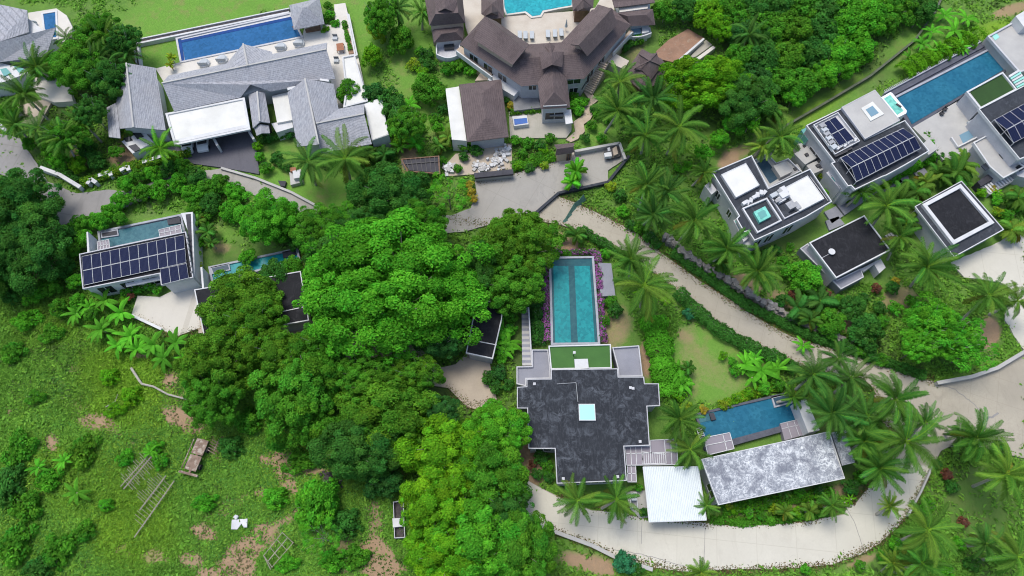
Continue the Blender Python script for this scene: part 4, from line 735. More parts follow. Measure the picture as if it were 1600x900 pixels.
def wall(name, label, px, z1, mt, wd=.25, z0=-.8):
    th = T(name, label, 'wall', (*P(*px[0], 0)[:2], 0)); wallpart(th, 'wall_body', px, z0, z1, mt, wd, False); wallpart(th, 'coping', px, z1 - .02, z1 + .08, {'white': 'white', 'mossy': 'mossy', 'dark_wall': 'roof_slate'}.get(mt, 'light_grey_slab'), wd + .08, False)
wall('boundary_wall', 'dark retaining kerb zigzagging from the concrete court to the main road', [(827,341),(873,301),(950,284),(983,243)], .55, 'dark_wall', .35)
wall('boundary_wall', 'pale low wall around the upper corner of the concrete court', [(898,236),(968,223),(977,248)], 1.0, 'light_grey_slab', .35)
wall('boundary_wall', 'pale kerb wall between the round lawn and the sloping concrete lane', [(345,262),(400,278),(455,300),(505,327)], .4, 'light_grey_slab', .3)
wall('boundary_wall', 'white diagonal wall at the bend of the asphalt road', [(62,261),(92,272),(125,292)], 1.0, 'white', .5)
wall('planter_wall', 'white notched planter wall left of the hedge below the shingle villa', [(136,287),(141,279),(150,285)], .9, 'white', .5)
wall('planter_wall', 'white planter wall segment in the middle of the hedge', [(153,274),(171,268),(173,274)], .9, 'white', .5)
wall('planter_wall', 'white planter wall segment third along the hedge', [(187,266),(199,259),(201,266)], .9, 'white', .5)
wall('planter_wall', 'white planter wall segment at the right end of the hedge', [(222,253),(262,240)], .9, 'white', .5)
wall('boundary_wall', 'thin pale wall edging the white yard under the trees', [(205,492),(235,506),(252,514)], .5, 'white', .3)
wall('boundary_wall', 'curved pale wall below the airy tree at the right road fork', [(1465,598),(1520,588),(1560,574),(1600,550),(1640,530)], .9, 'light_grey_slab', .4)
wall('boundary_wall', 'long thin low wall below the left end of the hairpin driveway', [(827,812),(860,828),(925,852),(965,872),(1020,890)], .35, 'stone_wall', .4)
wall('boundary_wall', 'low wall on the outer side of the hairpin bend', [(1458,727),(1440,767),(1419,806)], .5, 'light_grey_slab', .16)
wall('boundary_wall', 'long mossy low wall crossing the grass at the upper right', [(1150,268),(1228,196),(1290,160),(1360,118),(1385,98),(1430,62),(1460,20),(1475,-10)], .5, 'mossy', .28)
th = T('stone_retaining_wall', 'rough stone retaining wall along the right side of the main road', 'wall', P(1150, 450, 0)); mb = MB(); ms = [(1037,375),(1050,388),(1075,408),(1100,424),(1145,450),(1205,487),(1240,504),(1275,519),(1312,535)]; rnd = random.Random(3)
for a, b in zip(ms[:-1], ms[1:]):
    n = int(math.dist(a, b) / 2.6)
    for k in range(n):
        q = lerp(a, b, (k + .5) / n)
        for j in range(3): mb.box(P(q[0] + rnd.uniform(-3, 3), q[1] + rnd.uniform(-4, 4), -.5), .35 + .5 * rnd.random(), .3 + .5 * rnd.random(), .9 + .9 * rnd.random(), rnd.random() * 3)
th.part('stones', mb, 'stone_wall')
# ================================================================ meadow objects
def L2(px, a, z=0):      # local frame at a photo point, axis towards photo point a
    o = Vector(P(*px, z)); t = Vector(P(*a, z)); dx = (t - o); dx.z = 0; L = dx.length; dx.normalize(); dy = Vector((-dx.y, dx.x, 0)); return o, dx, dy, L
th = T('rusty_trailer', 'rusty old flatbed trailer lying in the meadow', 'trailer', P(308, 716, 0)); o, dx, dy, L = L2((299,742), (322,688))
def q(x, y, z): return tuple(o + dx * x + dy * y + Vector((0, 0, z)))
for x0, x1 in ((.1, .52), (.55, .98)): th.part('deck_panel', MB().prism([q(L*x0,-.8,0)[:2], q(L*x1,-.8,0)[:2], q(L*x1,.8,0)[:2], q(L*x0,.8,0)[:2]], .8, .95), 'rust')
mb = MB(); mb.bar(q(0,-1.3,.9), q(0,1.3,.9), .3).bar(q(.4,1.15,1.0), q(L-.3,1.15,1.0), .1).bar(q(0,0,.7), q(L,0,.7), .25); th.part('frame', mb, 'rust')
for x in (.25, .75):
    for y in (-.9, .9): th.part('wheel', MB().tube([q(L*x, y-.12, .35), q(L*x, y+.12, .35)], .38, .38, 10), 'tyre')
mb = MB(); [mb.bar(q(L*.75+.35*k,-1,.6), q(L*.75+.35*k-.3,-2.2,.5), .1) for k in range(5)]; mb.bar(q(L*.75,-1.9,.6), q(L*.75+1.6,-1.9,.6), .1); th.part('tail_rack', mb, 'rust')
th = T('bamboo_rack', 'toppled grey bamboo rack left of the rusty trailer', 'rack', P(222, 732, 0)); o, dx, dy, L = L2((196,765), (250,703)); mb = MB(); mb.bar(q(0,0,.5), q(L,0,.6), .12).bar(q(0,.6,.4), q(L*.95,.5,.5), .1)
for k in range(18): mb.bar(q(L*(.1+.85*k/18), -1.1 - .4*math.sin(k*2.3), .5), q(L*(.1+.85*k/18)+.3, 1.3 + .4*math.sin(k*1.7), .55), .05)
th.part('poles', mb, 'bamboo'); th.part('foot_leg', MB().bar(q(1,0,-.4), q(1,0,.5), .1), 'bamboo'); th.part('foot_leg', MB().bar(q(L-1,0,-.4), q(L-1,0,.5), .1), 'bamboo')
for (a, b, lb) in (((220,798),(262,744), 'upper long bamboo ladder lying in the meadow'), ((212,840),(275,752), 'lower long bamboo ladder lying in the meadow')):
    th = T('bamboo_ladder', lb, 'ladder', P(*a, 0)); o, dx, dy, L = L2(a, b); mb = MB(); mb.bar(q(0,0,.35), q(L,0,.5), .12); th.part('pole', mb, 'bamboo'); mb = MB()
    for k in range(13): mb.bar(q(L*(.2+.75*k/13), -.2, .4), q(L*(.2+.75*k/13)+.2, 1.4+.4*math.sin(k), .45), .045)
    th.part('rungs', mb, 'bamboo')
th = T('metal_frame', 'pale rectangular metal frame lying in the bottom meadow', 'frame', P(435, 860, 0)); c4 = [(441,832),(458,848),(425,886),(412,868)]; mb = MB()
for k in range(4): mb.bar(P(*c4[k], .8), P(*c4[(k+1)%4], .8), .075)
for u in (.3, .65): mb.bar(P(*quad(c4, 0, u), .8), P(*quad(c4, 1, u), .8), .07)
mb.bar(P(*quad(c4, .5, 0), .8), P(*quad(c4, .5, 1), .8), .1).bar(P(423,890,.3), P(412,868,.8), .1); th.part('top_frame', mb, 'bamboo')
for k in range(4): th.part('leg', MB().bar(P(*c4[k], -.6), P(*c4[k], .8), .12), 'bamboo')
th = T('white_tarp', 'crumpled white sheet lying on the grass above the bare soil track', 'sheet', P(373, 817, 0)); mb = MB()
mb.prism([p[:2] for p in PL([(362,812),(386,810),(386,824),(380,824),(377,818),(370,827),(361,827)], .25)], [.02]*7, [.25,.1,.2,.1,.3,.1,.22]); mb.prism([p[:2] for p in PL([(363,808),(368,804),(372,806),(369,812)], .4)], [.0]*4, [.4,.3,.45,.2]); th.part('cloth', mb, 'white')
th = T('junk_heap', 'round dark heap of burnt junk at the edge of the trees', 'heap', P(515, 752, 0)); mb = MB(); rnd = random.Random(4)
for k in range(150):
    r_, an = abs(rnd.gauss(0, .75)), rnd.random() * 6.28; x, y, _ = P(515, 752, 0); mb.box((x + r_*math.cos(an), y + r_*math.sin(an), .0 + max(0, .7 - r_*.5)*rnd.random()), .15+.4*rnd.random(), .1+.2*rnd.random(), .15, rnd.random()*3)
e = mb.make('debris', 'black_junk', th.e, th.b); tag(e, kind='stuff')
th = T('abandoned_truck_bed', 'narrow white rimmed truck bed half under the yellow green tree', 'truck bed', P(620, 810, 0)); c4 = [(614,784),(630,781),(633,840),(616,841)]
wallpart(th, 'side_panel', c4, .1, .75, 'pale_wall', .09); slabpart(th, 'floor', c4, .1, .2, 'black_junk'); slabpart(th, 'cab_roof', [(613,810),(630,809),(632,822),(614,824)], .3, .85, 'white')
for a in ((616,792),(629,792),(617,834),(631,834)): th.part('wheel', MB().tube([(P(*a, .3)[0]-.1, P(*a, .3)[1], .1), (P(*a, .3)[0]+.1, P(*a, .3)[1], .1)], .35, .35, 10), 'tyre')
th = T('utility_cart', 'black and white open cart parked at the corner of the concrete court', 'cart', P(955, 238, 0)); c4 = [(945,236),(966,228),(969,244),(948,249)]
slabpart(th, 'bed', c4, .4, .7, 'dark_metal'); slabpart(th, 'front_panel', [(944,239),(955,237),(956,244),(945,245)], .7, 1.3, 'white'); slabpart(th, 'bench_seat', [(957,232),(963,228),(966,240),(959,243)], .7, 1.1, 'beige'); slabpart(th, 'side_box', [(949,231),(953,230),(954,235),(950,236)], .7, 1.0, 'pale_wall')
for a in ((947,240),(965,232),(950,247),(967,242)): th.part('wheel', MB().tube([P(*a, .35), up(P(*a, .35), .01)], .4, .4, 10), 'tyre')
th = T('green_netting', 'torn green netting hanging at the fork of concrete court and road', 'netting', P(893, 325, 0)); mb = MB(); rnd = random.Random(2); ns = [(912,304),(905,312),(897,318),(890,330),(884,340),(879,346)]
for k, (a, b) in enumerate(zip(ns[:-1], ns[1:])): A = P(*a, 1.2 - .2*k); B = P(*b, 1.0 - .2*k); mb.poly([A, B, (B[0]+.3, B[1]-.2, 0), (A[0]+.5, A[1]-.3, 0)])
e = th.part('mesh_sheet', mb, 'green_net'); e.modifiers.new('thickness', 'SOLIDIFY').thickness = .04; th.part('post', MB().tube([P(905,312,-.5), P(905,312,1.4)], .06, .06), 'steel')
th = T('garden_hut', 'tiny white pump hut on the round lawn beside the palms', 'hut', P(462, 275, 0)); c4 = [(452,268),(470,264),(474,284),(454,289)]; slabpart(th, 'base', c4, -.5, .5, 'light_grey_slab'); slabpart(th, 'box', [(457,267),(468,265),(470,277),(459,279)], .5, 1.2, 'white'); slabpart(th, 'orange_lid', [(452,262),(462,261),(463,266),(454,268)], .5, 1.0, 'terracotta')
solo('access_hatch', MB().prism([p[:2] for p in PL([(434,282),(447,283),(445,291),(438,290)], .3)], -.5, .3), 'dark_wall', 'small dark hatch left of the tiny white pump hut', 'hatch')
# dead wood
for pts, r0, r1, lb in (([(205,575),(218,595),(222,600),(240,604),(262,616),(292,624)], .18, .12, 'long bleached fallen branch on the grass left of the tree clump'), ([(165,636),(180,627),(184,616)], .06, .03, 'thin bleached twig on the bright meadow grass'), ([(60,395),(74,410),(86,424)], .22, .12, 'bleached fallen trunk under the dark left tree, lower one'), ([(70,345),(80,355),(92,368)], .22, .1, 'bleached fallen trunk under the dark left tree, upper one')):
    o = MB().tube([P(a, b, .35 + .1 * math.sin(i*3)) for i, (a, b) in enumerate(pts)], r0, r1, 6); solo('fallen_branch', o, 'pale_bark', lb, 'branch')
# ================================================================ ground sheet with real ground cover (grass, mown lawn, bare soil)
rng = np.random.default_rng(7)
def sm(e0, e1, x): t_ = np.clip((x - e0) / (e1 - e0), 0, 1); return t_ * t_ * (3 - 2 * t_)
def wob(x, y, s=1.0, seed=0):
    r = np.zeros_like(x); q = random.Random(seed)
    for k in range(9):
        a = q.random() * 6.28; f = s * (.5 + 1.6 * k / 4) ; r += np.sin((x * math.cos(a) + y * math.sin(a)) * f + q.random() * 6.28) / (1 + .6 * k)
    return r / 3
xs = np.concatenate([[-1500, -700, -350, -200], np.arange(-115, 115.1, .5), [200, 350, 700, 1500]]); ys = np.concatenate([[-1500, -600, -200, -60], np.arange(-20, 125.1, .5), [200, 400, 800, 2500]])
GX, GY = np.meshgrid(xs, ys); shp = GX.shape; gx, gy = GX.ravel(), GY.ravel()
def PXn(X, Y, Z=0):
    dz = Z - H; cy = Y * CT + dz * ST; cz = -Y * ST + dz * CT; cz = np.where(cz > -1, -1, cz); return 800 + F * X / -cz, 450 - F * cy / -cz
def inpoly(px, py, poly):
    c = np.zeros(px.shape, bool); n = len(poly)
    for i in range(n):
        x1, y1 = poly[i]; x2, y2 = poly[(i + 1) % n]
        m_ = ((y1 > py) != (y2 > py)); c ^= m_ & (px < (x2 - x1) * (py - y1) / (y2 - y1 + 1e-9) + x1)
    return c
def cover(px, py, spots, wb):
    r = np.zeros_like(px)
    for cx, cy, rx, ry, rot, st in spots:
        a = math.radians(rot); dx, dy = px - cx, py - cy; u = (dx * math.cos(a) + dy * math.sin(a)) / rx; v_ = (-dx * math.sin(a) + dy * math.cos(a)) / ry
        dd_ = np.sqrt(u * u + v_ * v_) + wb * .35; r = np.maximum(r, st * (1 - sm(.7, 1.45, dd_)))
    return r
SOIL = [(200,680,40,16,20,.35),(330,700,30,20,0,.3),(420,830,30,20,-30,.4),(350,800,50,26,-30,.35),(270,620,40,26,20,.4),(130,640,30,20,0,.3),(60,560,30,16,0,.25),(500,700,60,24,0,.35),(570,860,60,30,0,.4),(222,556,20,7,10,.9),(268,592,13,16,0,.9),(282,652,34,14,15,.85),(300,668,18,10,0,.7),(152,657,26,12,0,.75),(80,690,10,14,0,.8),(380,862,60,20,-42,1),(350,898,45,16,-10,1),(400,832,26,14,-40,.8),(315,832,22,12,20,.95),(445,745,16,42,-25,.9),(410,718,10,12,0,.8),(460,798,15,7,0,1),(448,812,12,10,0,.6),
 (590,868,28,24,35,.85),(600,890,30,20,0,.8),(585,810,18,40,0,.5),(490,735,30,10,0,.6),(405,770,10,14,0,.6),(85,690,8,8,0,.6),(10,640,8,8,0,.5),(240,870,18,14,0,.5),(300,875,20,14,0,.6),(45,540,14,8,0,.4),(112,575,14,9,0,.4),(190,860,14,12,0,.45),(500,830,20,12,0,.3),(620,740,14,14,0,.4),
 (885,382,30,14,15,.75),(870,370,12,8,0,.9),(1070,525,18,10,30,.5),(1095,560,36,22,40,.30),(1130,585,40,20,20,.25),(960,510,28,30,0,.5),(1015,550,14,30,0,.75),(1140,250,20,14,-35,.7),(1160,236,20,10,-30,.5),(1580,14,30,8,-20,.6),(1230,470,30,10,30,.5),(1330,505,24,14,0,.6),(1545,520,18,24,0,.9),(1410,470,28,20,0,.5),
 (1350,875,30,8,-25,.6),(920,880,40,14,15,.75),(1245,780,90,10,-12,.55),(640,240,16,30,0,.6),(1080,560,14,60,0,.3),(1170,440,24,12,30,.6),(330,360,10,14,0,.3),(345,385,12,10,0,.5),(990,60,18,30,0,.35),(610,150,16,60,0,.2),(190,240,20,16,0,.7),(60,375,40,60,0,.75),(105,240,30,30,0,.4),(830,715,20,40,0,.7),(760,160,10,10,0,.5)]
LAWN = [(300,30,110,50,-8,1),(470,-10,110,30,0,1),(245,85,26,18,-10,1),(430,250,40,30,0,.9),(490,290,80,30,20,1),(640,70,30,90,0,.75),(680,180,40,40,0,.6),(935,205,30,24,0,1),(1120,570,70,60,35,.85),(250,350,60,14,-15,.8),(370,375,50,26,10,.6),(1530,800,50,70,-20,.55),(1430,70,60,30,-40,.85),(1220,200,80,18,-35,.85),(1560,50,30,18,0,.5),(890,850,60,30,20,.5),(1370,880,60,14,0,.5),(1330,140,60,18,-35,.7),(570,30,30,60,0,.9)]
ppx, ppy = PXn(gx, gy); wb = wob(gx, gy, .9, 3)
soil = cover(ppx, ppy, SOIL, wb); lawn = cover(ppx, ppy, LAWN, wb * .4)
YEL = [(190,600,70,60,0,.9),(210,810,60,70,0,.8),(130,760,90,50,20,.5),(90,500,60,40,0,.4),(1250,190,90,16,-35,.6),(1560,55,30,20,0,.9),(1260,460,20,14,0,.4)]
yel = cover(ppx, ppy, YEL, wb)
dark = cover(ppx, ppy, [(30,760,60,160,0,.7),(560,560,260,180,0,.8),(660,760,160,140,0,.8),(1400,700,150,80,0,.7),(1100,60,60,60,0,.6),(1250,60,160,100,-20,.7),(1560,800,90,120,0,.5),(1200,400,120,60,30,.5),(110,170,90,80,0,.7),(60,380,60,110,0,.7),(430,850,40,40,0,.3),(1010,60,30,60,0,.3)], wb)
wild = 1 - np.clip(lawn * 1.4, 0, 1)
gz = -.16 + .10 * wob(gx, gy, .35, 5) * wild - .06
mead = cover(ppx, ppy, [(180,660,300,260,0,1)], wb * 0)
gz += mead * (.10 * wob(gx, gy, .9, 9) - .1); gz = np.minimum(gz, -.04)
far = (np.abs(gx) > 118) | (gy > 126) | (gy < -22); gz = np.where(far, -.3, gz)
def GZ(x, y):
    i = np.clip(np.searchsorted(xs, x) - 1, 0, len(xs) - 2); j = np.clip(np.searchsorted(ys, y) - 1, 0, len(ys) - 2); return gz.reshape(shp)[j, i]
nx_, ny_ = shp[1], shp[0]; idx = np.arange(nx_ * ny_).reshape(shp)
faces = np.stack([idx[:-1, :-1], idx[:-1, 1:], idx[1:, 1:], idx[1:, :-1]], -1).reshape(-1, 4)
def fastmesh(name, V, Fq, cols=None, mt=None, smooth=False):
    me = bpy.data.meshes.new(name); me.vertices.add(len(V)); me.vertices.foreach_set('co', np.ascontiguousarray(V, np.float32).ravel())
    k = Fq.shape[1]; me.loops.add(Fq.size); me.loops.foreach_set('vertex_index', Fq.ravel().astype(np.int32))
    me.polygons.add(len(Fq)); me.polygons.foreach_set('loop_start', np.arange(0, Fq.size, k, dtype=np.int32)); me.polygons.foreach_set('loop_total', np.full(len(Fq), k, np.int32))
    if smooth: me.polygons.foreach_set('use_smooth', np.ones(len(Fq), bool))
    if cols is not None:
        a = me.color_attributes.new('Col', 'FLOAT_COLOR', 'POINT'); c4 = np.ones((len(V), 4), np.float32); c4[:, :cols.shape[1]] = cols; a.data.foreach_set('color', c4.ravel())
    me.update(calc_edges=True)
    if mt: me.materials.append(M[mt])
    return me
m, t, p = nodes('ground_cover'); at = t.nodes.new('ShaderNodeAttribute'); at.attribute_name = 'Col'; sp = t.nodes.new('ShaderNodeSeparateColor'); t.links.new(at.outputs['Color'], sp.inputs[0])
nA = noise(t, .35, 7, .7); nB = noise(t, 2.2, 8, .8); nC = noise(t, 7, 5, .8); nD = noise(t, .12, 4, .6)
col = mixc(t, ramp(t, nA, .35, .65), (.095, .200, .040), (.145, .285, .05)); col = mixc(t, ramp(t, nB, .42, .75), col, (.15, .29, .05)); col = mixc(t, ramp(t, nD, .55, .75), col, (.16, .22, .08))
lw = mixc(t, ramp(t, nB, .35, .7), (.14, .31, .045), (.18, .36, .06)); lw = mixc(t, ramp(t, nA, .5, .72), lw, (.24, .26, .09)); col = mixc(t, sp.outputs[1], col, lw)
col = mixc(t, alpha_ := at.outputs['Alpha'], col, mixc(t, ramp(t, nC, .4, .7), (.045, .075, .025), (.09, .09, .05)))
col = mixc(t, sp.outputs[2], col, mixc(t, ramp(t, nB, .3, .7), (.16, .32, .025), (.21, .36, .035)))
so_ = mixc(t, ramp(t, nB, .35, .7), (.40, .27, .17), (.32, .23, .14)); so_ = mixc(t, ramp(t, nC, .5, .8), so_, (.46, .36, .25))
ad = t.nodes.new('ShaderNodeMath'); ad.operation = 'MULTIPLY_ADD'; t.links.new(nB, ad.inputs[0]); ad.inputs[1].default_value = .9; t.links.new(sp.outputs[0], ad.inputs[2])
col = mixc(t, ramp(t, ad.outputs[0], .58, 1.12), col, so_)
col = mixc(t, ramp(t, nC, .35, .75), col, mixc(t, .3, col, (0, 0, 0)))
t.links.new(col, p.inputs['Base Color']); p.inputs['Roughness'].default_value = .9; p.inputs['Specular IOR Level'].default_value = .15; bump(t, p, nC, .12, .8)
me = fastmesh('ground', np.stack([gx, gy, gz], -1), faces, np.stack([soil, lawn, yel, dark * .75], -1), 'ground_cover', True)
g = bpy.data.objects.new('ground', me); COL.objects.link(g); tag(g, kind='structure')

# ---------------------------------------------------------------- roads, yards
def roadpoly(name, px, mt, z=.06, rough=0):
    q = px
    if rough:
        rr = random.Random(len(px)); q = []
        for a, b in zip(px, px[1:] + px[:1]):
            n = max(1, int(math.dist(a, b) / 7))
            for k in range(n):
                c = lerp(a, b, k / n); q.append((c[0] + rr.uniform(-rough, rough), c[1] + rr.uniform(-rough, rough)))
    return struct(name, MB().prism([p[:2] for p in PL(q, z)], -1, z), mt)
roadpoly('asphalt_road', [(-60,190),(0,208),(30,216),(48,240),(62,262),(75,284),(120,302),(170,296),(200,300),(220,312),(190,325),(150,337),(95,352),(70,330),(40,290),(-20,262),(-60,255)], 'asphalt_grey', .06, .8)
roadpoly('concrete_lane', [(200,300),(260,276),(345,263),(400,279),(455,301),(505,328),(560,336),(700,336),(740,350),(640,366),(500,350),(440,325),(350,282),(260,296),(215,314)], 'concrete_grey', .07, .6)
roadpoly('dark_driveway', [(262,205),(392,200),(402,240),(405,272),(350,262),(303,256),(262,235)], 'asphalt_dark', .08)
roadpoly('concrete_court', [(742,283),(800,272),(868,252),(898,240),(968,226),(977,248),(950,266),(950,284),(905,294),(872,304),(826,343),(760,352),(725,362),(690,364),(696,340),(735,325),(745,300)], 'concrete_grey', .064, .5)
roadpoly('main_road', [(872,306),(902,318),(945,338),(995,364),(1040,400),(1100,443),(1145,471),(1180,495),(1237,526),(1300,545),(1387,572),(1425,585),(1465,598),(1520,588),(1560,575),(1600,550),(1660,520),(1660,720),(1600,716),(1540,700),(1500,690),(1470,705),(1458,727),(1437,767),(1417,805),(1400,826),(1375,848),(1350,864),(1300,882),(1250,887),(1200,889),(1145,889),(1075,894),(1025,887),(962,868),(925,850),(857,825),(800,802),(790,760),(820,747),(845,762),(872,776),(925,797),(975,800),(1012,812),(1100,816),(1150,822),(1200,819),(1262,814),(1320,803),(1324,787),(1335,789),(1350,770),(1364,754),(1388,730),(1400,700),(1380,660),(1362,604),(1300,585),(1237,567),(1200,551),(1150,528),(1107,502),(1075,473),(1060,455),(1030,430),(990,408),(958,388),(912,362),(872,350),(829,343)], 'concrete', .056, .6)
roadpoly('lower_driveway', [(1458,727),(1437,767),(1417,805),(1400,826),(1375,848),(1350,864),(1300,882),(1250,887),(1200,889),(1145,889),(1075,894),(1025,887),(962,868),(925,850),(857,825),(805,803),(795,762),(820,748),(845,763),(872,777),(925,798),(975,801),(1012,813),(1100,817),(1150,823),(1200,820),(1262,815),(1320,804),(1324,788),(1335,790),(1350,771),(1364,755),(1392,728)], 'concrete_pale', .062, 0)
roadpoly('white_yard', [(215,462),(250,464),(268,455),(276,442),(310,438),(312,512),(275,526),(235,506),(205,493)], 'yard_pale', .08)
roadpoly('tan_yard', [(690,574),(712,569),(728,553),(764,560),(776,624),(748,640),(730,636),(700,606),(660,600),(580,590),(480,535),(400,530),(310,520),(310,500),(480,498),(640,530)], 'tan_yard', .07)
roadpoly('pale_yard', [(1485,410),(1550,383),(1600,356),(1660,330),(1660,520),(1600,548),(1570,500),(1580,450),(1560,440),(1507,433)], 'concrete_pale', .07, .8)
mb = MB()       # cracks and joints in the concrete
def crack(pts, w_=.09, j=1.0):
    rr = random.Random(int(pts[0][0])); q = []
    for a, b in zip(pts[:-1], pts[1:]):
        n = max(1, int(math.dist(a, b) / 4))
        for k in range(n): c = lerp(a, b, k / n); q.append(P(c[0] + rr.uniform(-j, j), c[1] + rr.uniform(-j, j), .07))
    q.append(P(*pts[-1], .07))
    for a, b in zip(q[:-1], q[1:]): mb.bar(a, b, w_, .012)
crack([(1465,598),(1495,610),(1520,630),(1545,655)]); crack([(1320,790),(1335,815),(1350,860)], .06, .3); crack([(1102,818),(1100,885)], .05, .3); crack([(1003,815),(1002,850)], .05, .3); crack([(845,300),(858,315),(828,338)], .06); crack([(1535,660),(1560,645)], .25, 2); crack([(960,860),(1010,868),(1070,885)], .07, 1.5)
struct('road_cracks', mb, 'asphalt_grey')
# ================================================================ vegetation
def leafmat(name, tr=.42, spec=.06, rough=.6):
    m, t, p = nodes(name); at = t.nodes.new('ShaderNodeAttribute'); at.attribute_name = 'Col'; oi = t.nodes.new('ShaderNodeObjectInfo')
    mm = t.nodes.new('ShaderNodeMix'); mm.data_type = 'RGBA'; mm.blend_type = 'MULTIPLY'; mm.inputs[0].default_value = 1
    t.links.new(at.outputs['Color'], mm.inputs[6]); t.links.new(oi.outputs['Color'], mm.inputs[7]); c = mm.outputs[2]
    t.links.new(c, p.inputs['Base Color']); p.inputs['Roughness'].default_value = rough; p.inputs['Specular IOR Level'].default_value = spec
    tl = t.nodes.new('ShaderNodeBsdfTranslucent'); t.links.new(mixc(t, .35, c, (.10, .16, .01)), tl.inputs[0]); ms_ = t.nodes.new('ShaderNodeMixShader'); ms_.inputs[0].default_value = tr
    t.links.new(p.outputs[0], ms_.inputs[1]); t.links.new(tl.outputs[0], ms_.inputs[2]); t.links.new(ms_.outputs[0], t.nodes['Material Output'].inputs[0])
leafmat('leaf'); leafmat('petal', .2, .1, .7)
def unit(v): return v / np.maximum(np.linalg.norm(v, axis=-1, keepdims=True), 1e-6)
def leafquads(C, N, S_, rg, asp=1.5):
    n = len(C); N = unit(N); r = unit(rg.normal(size=(n, 3))); A = unit(np.cross(N, r)); B = np.cross(N, A); s = S_[:, None]
    a = A * s * .5 * asp; b = B * s * .5
    V = np.stack([C - a, C - b * .9 + a * .1, C + a, C + b * .9 + a * .1], 1)
    V[:, 2] -= N * s * .12; V[:, 0] -= N * s * .12
    return V.reshape(-1, 3), np.arange(4 * n).reshape(n, 4)
def crown(name, Rr, hz, nl, lr, nleaf, ls, seed, yv=.18, low=-.25, fill=.15, jit=.6, irr=.16):
    rg = np.random.default_rng(seed); k = np.arange(nl) + .5; z = 1 - (1 - low) * k / nl; ph = k * 2.39996 + rg.normal(size=nl) * .25
    rr = np.sqrt(np.clip(1 - z * z, 0, 1)); D = np.stack([rr * np.cos(ph), rr * np.sin(ph), z], -1); D += rg.normal(size=D.shape) * .07
    out = irr * (np.sin(2 * ph + seed) * .5 + np.sin(5 * ph + 2 * seed + 2 * z) * .35) * rr + .09 * rg.normal(size=nl)
    LR = lr * np.clip(rg.lognormal(-.08, .38, nl), .4, 1.7); Cc = D * (1 - lr / Rr * .75 + out)[:, None] * Rr; Cc[:, 2] *= hz
    CC, NN, CO = [], [], []
    for i in range(nl):
        n = int(nleaf * (LR[i] / lr) ** 2); dd = unit(rg.normal(size=(n, 3)) + D[i] * .9 + np.array([0, 0, .55])); rad = LR[i] * rg.uniform(.72, 1.12, n)[:, None]
        CC.append(Cc[i] + dd * rad * np.array([1, 1, .8])); NN.append(dd + rg.normal(size=(n, 3)) * jit + np.array([0, 0, .35]))
        tone = rg.uniform(.74, 1.28); hue = rg.normal() * yv * .55; lt = tone * rg.uniform(.72, 1.28, n)
        CO.append(np.stack([lt * (1 + hue + rg.normal(size=n) * .12), lt, lt * (1 - hue * .5)], -1))
    nf = int(nl * nleaf * fill); dd = unit(rg.normal(size=(nf, 3))); dd[:, 2] = np.abs(dd[:, 2]) * (1) - .15; pt = dd * Rr * (rg.uniform(0, 1, nf) ** .4)[:, None] * .82; pt[:, 2] *= hz
    CC.append(pt); NN.append(dd + rg.normal(size=dd.shape) * .6); CO.append(np.repeat(rg.uniform(.7, 1.1, (nf, 1)), 3, 1))
    C = np.concatenate(CC); N = np.concatenate(NN); CO = np.clip(np.concatenate(CO), 0.2, 2.2); Ss = ls * rg.uniform(.6, 1.3, len(C)); Ss[-nf:] *= 1.8
    V, Fq = leafquads(C, N, Ss, rg); return fastmesh(name, V, Fq, np.repeat(CO, 4, 0), 'leaf')
def trunk(name, h, r, Rr, seed, nb=6, mt='bark', lift=.55):
    rd = random.Random(seed); mb = MB(); mb.tube([(0, 0, -1.0), (rd.uniform(-.1, .1), .1, h * .4), (.15, rd.uniform(-.2, .2), h * .75), (0, 0, h)], r, r * .55, 8)
    for k in range(nb):
        a = 6.283 * k / nb + rd.uniform(-.3, .3); q = Rr * rd.uniform(.55, .85); mb.tube([(0, 0, h * rd.uniform(.5, .8)), (q * .45 * math.cos(a), q * .45 * math.sin(a), h * .9 + Rr * .1), (q * math.cos(a + .2), q * math.sin(a + .2), h + Rr * lift * rd.uniform(.5, 1.0))], r * .45, r * .12, 6)
        a2 = a + .5; mb.tube([(q * .45 * math.cos(a), q * .45 * math.sin(a), h * .9 + Rr * .1), (q * .8 * math.cos(a2), q * .8 * math.sin(a2), h + Rr * .4)], r * .22, r * .06, 5)
    o = mb.make(name, mt); me = o.data; bpy.data.objects.remove(o); return me
LIB = {}
# real-size crown meshes: radius, height factor
def lib(kind, Rr, hz, th_, tr, variants):
    LIB[kind] = dict(R=Rr, hz=hz, th=th_, c=[crown(kind + '_crown', Rr, hz, *v) for v in variants], t=[trunk(kind + '_trunk', th_, tr, Rr, s, mt='pale_bark' if s % 2 else 'bark') for s in (1, 2)])
lib('great', 12.5, .55, 6.5, .55, [(230, 1.5, 300, .33, 11, .10, -.1, .12, .65, .08)])
lib('tree', 6.5, .75, 4.2, .28, [(115, 1.1, 250, .26, 21, .2), (125, 1.0, 240, .25, 22, .24), (95, 1.25, 290, .27, 23, .16)])
lib('fine', 6.0, .70, 4.2, .25, [(190, .72, 150, .22, 31, .16), (180, .78, 150, .22, 32, .2)])
lib('airy', 6.5, .45, 4.5, .22, [(46, .85, 75, .26, 41, .25, -.05, .02, .4)])
lib('small', 2.8, .85, 2.0, .12, [(38, .75, 110, .26, 51, .16), (34, .8, 110, .26, 52, .2), (42, .7, 100, .24, 53, .12)])
lib('bush', 1.4, .75, .4, .06, [(22, .45, 60, .20, 61, .18), (20, .48, 60, .20, 62, .2), (24, .42, 55, .18, 63, .12)])
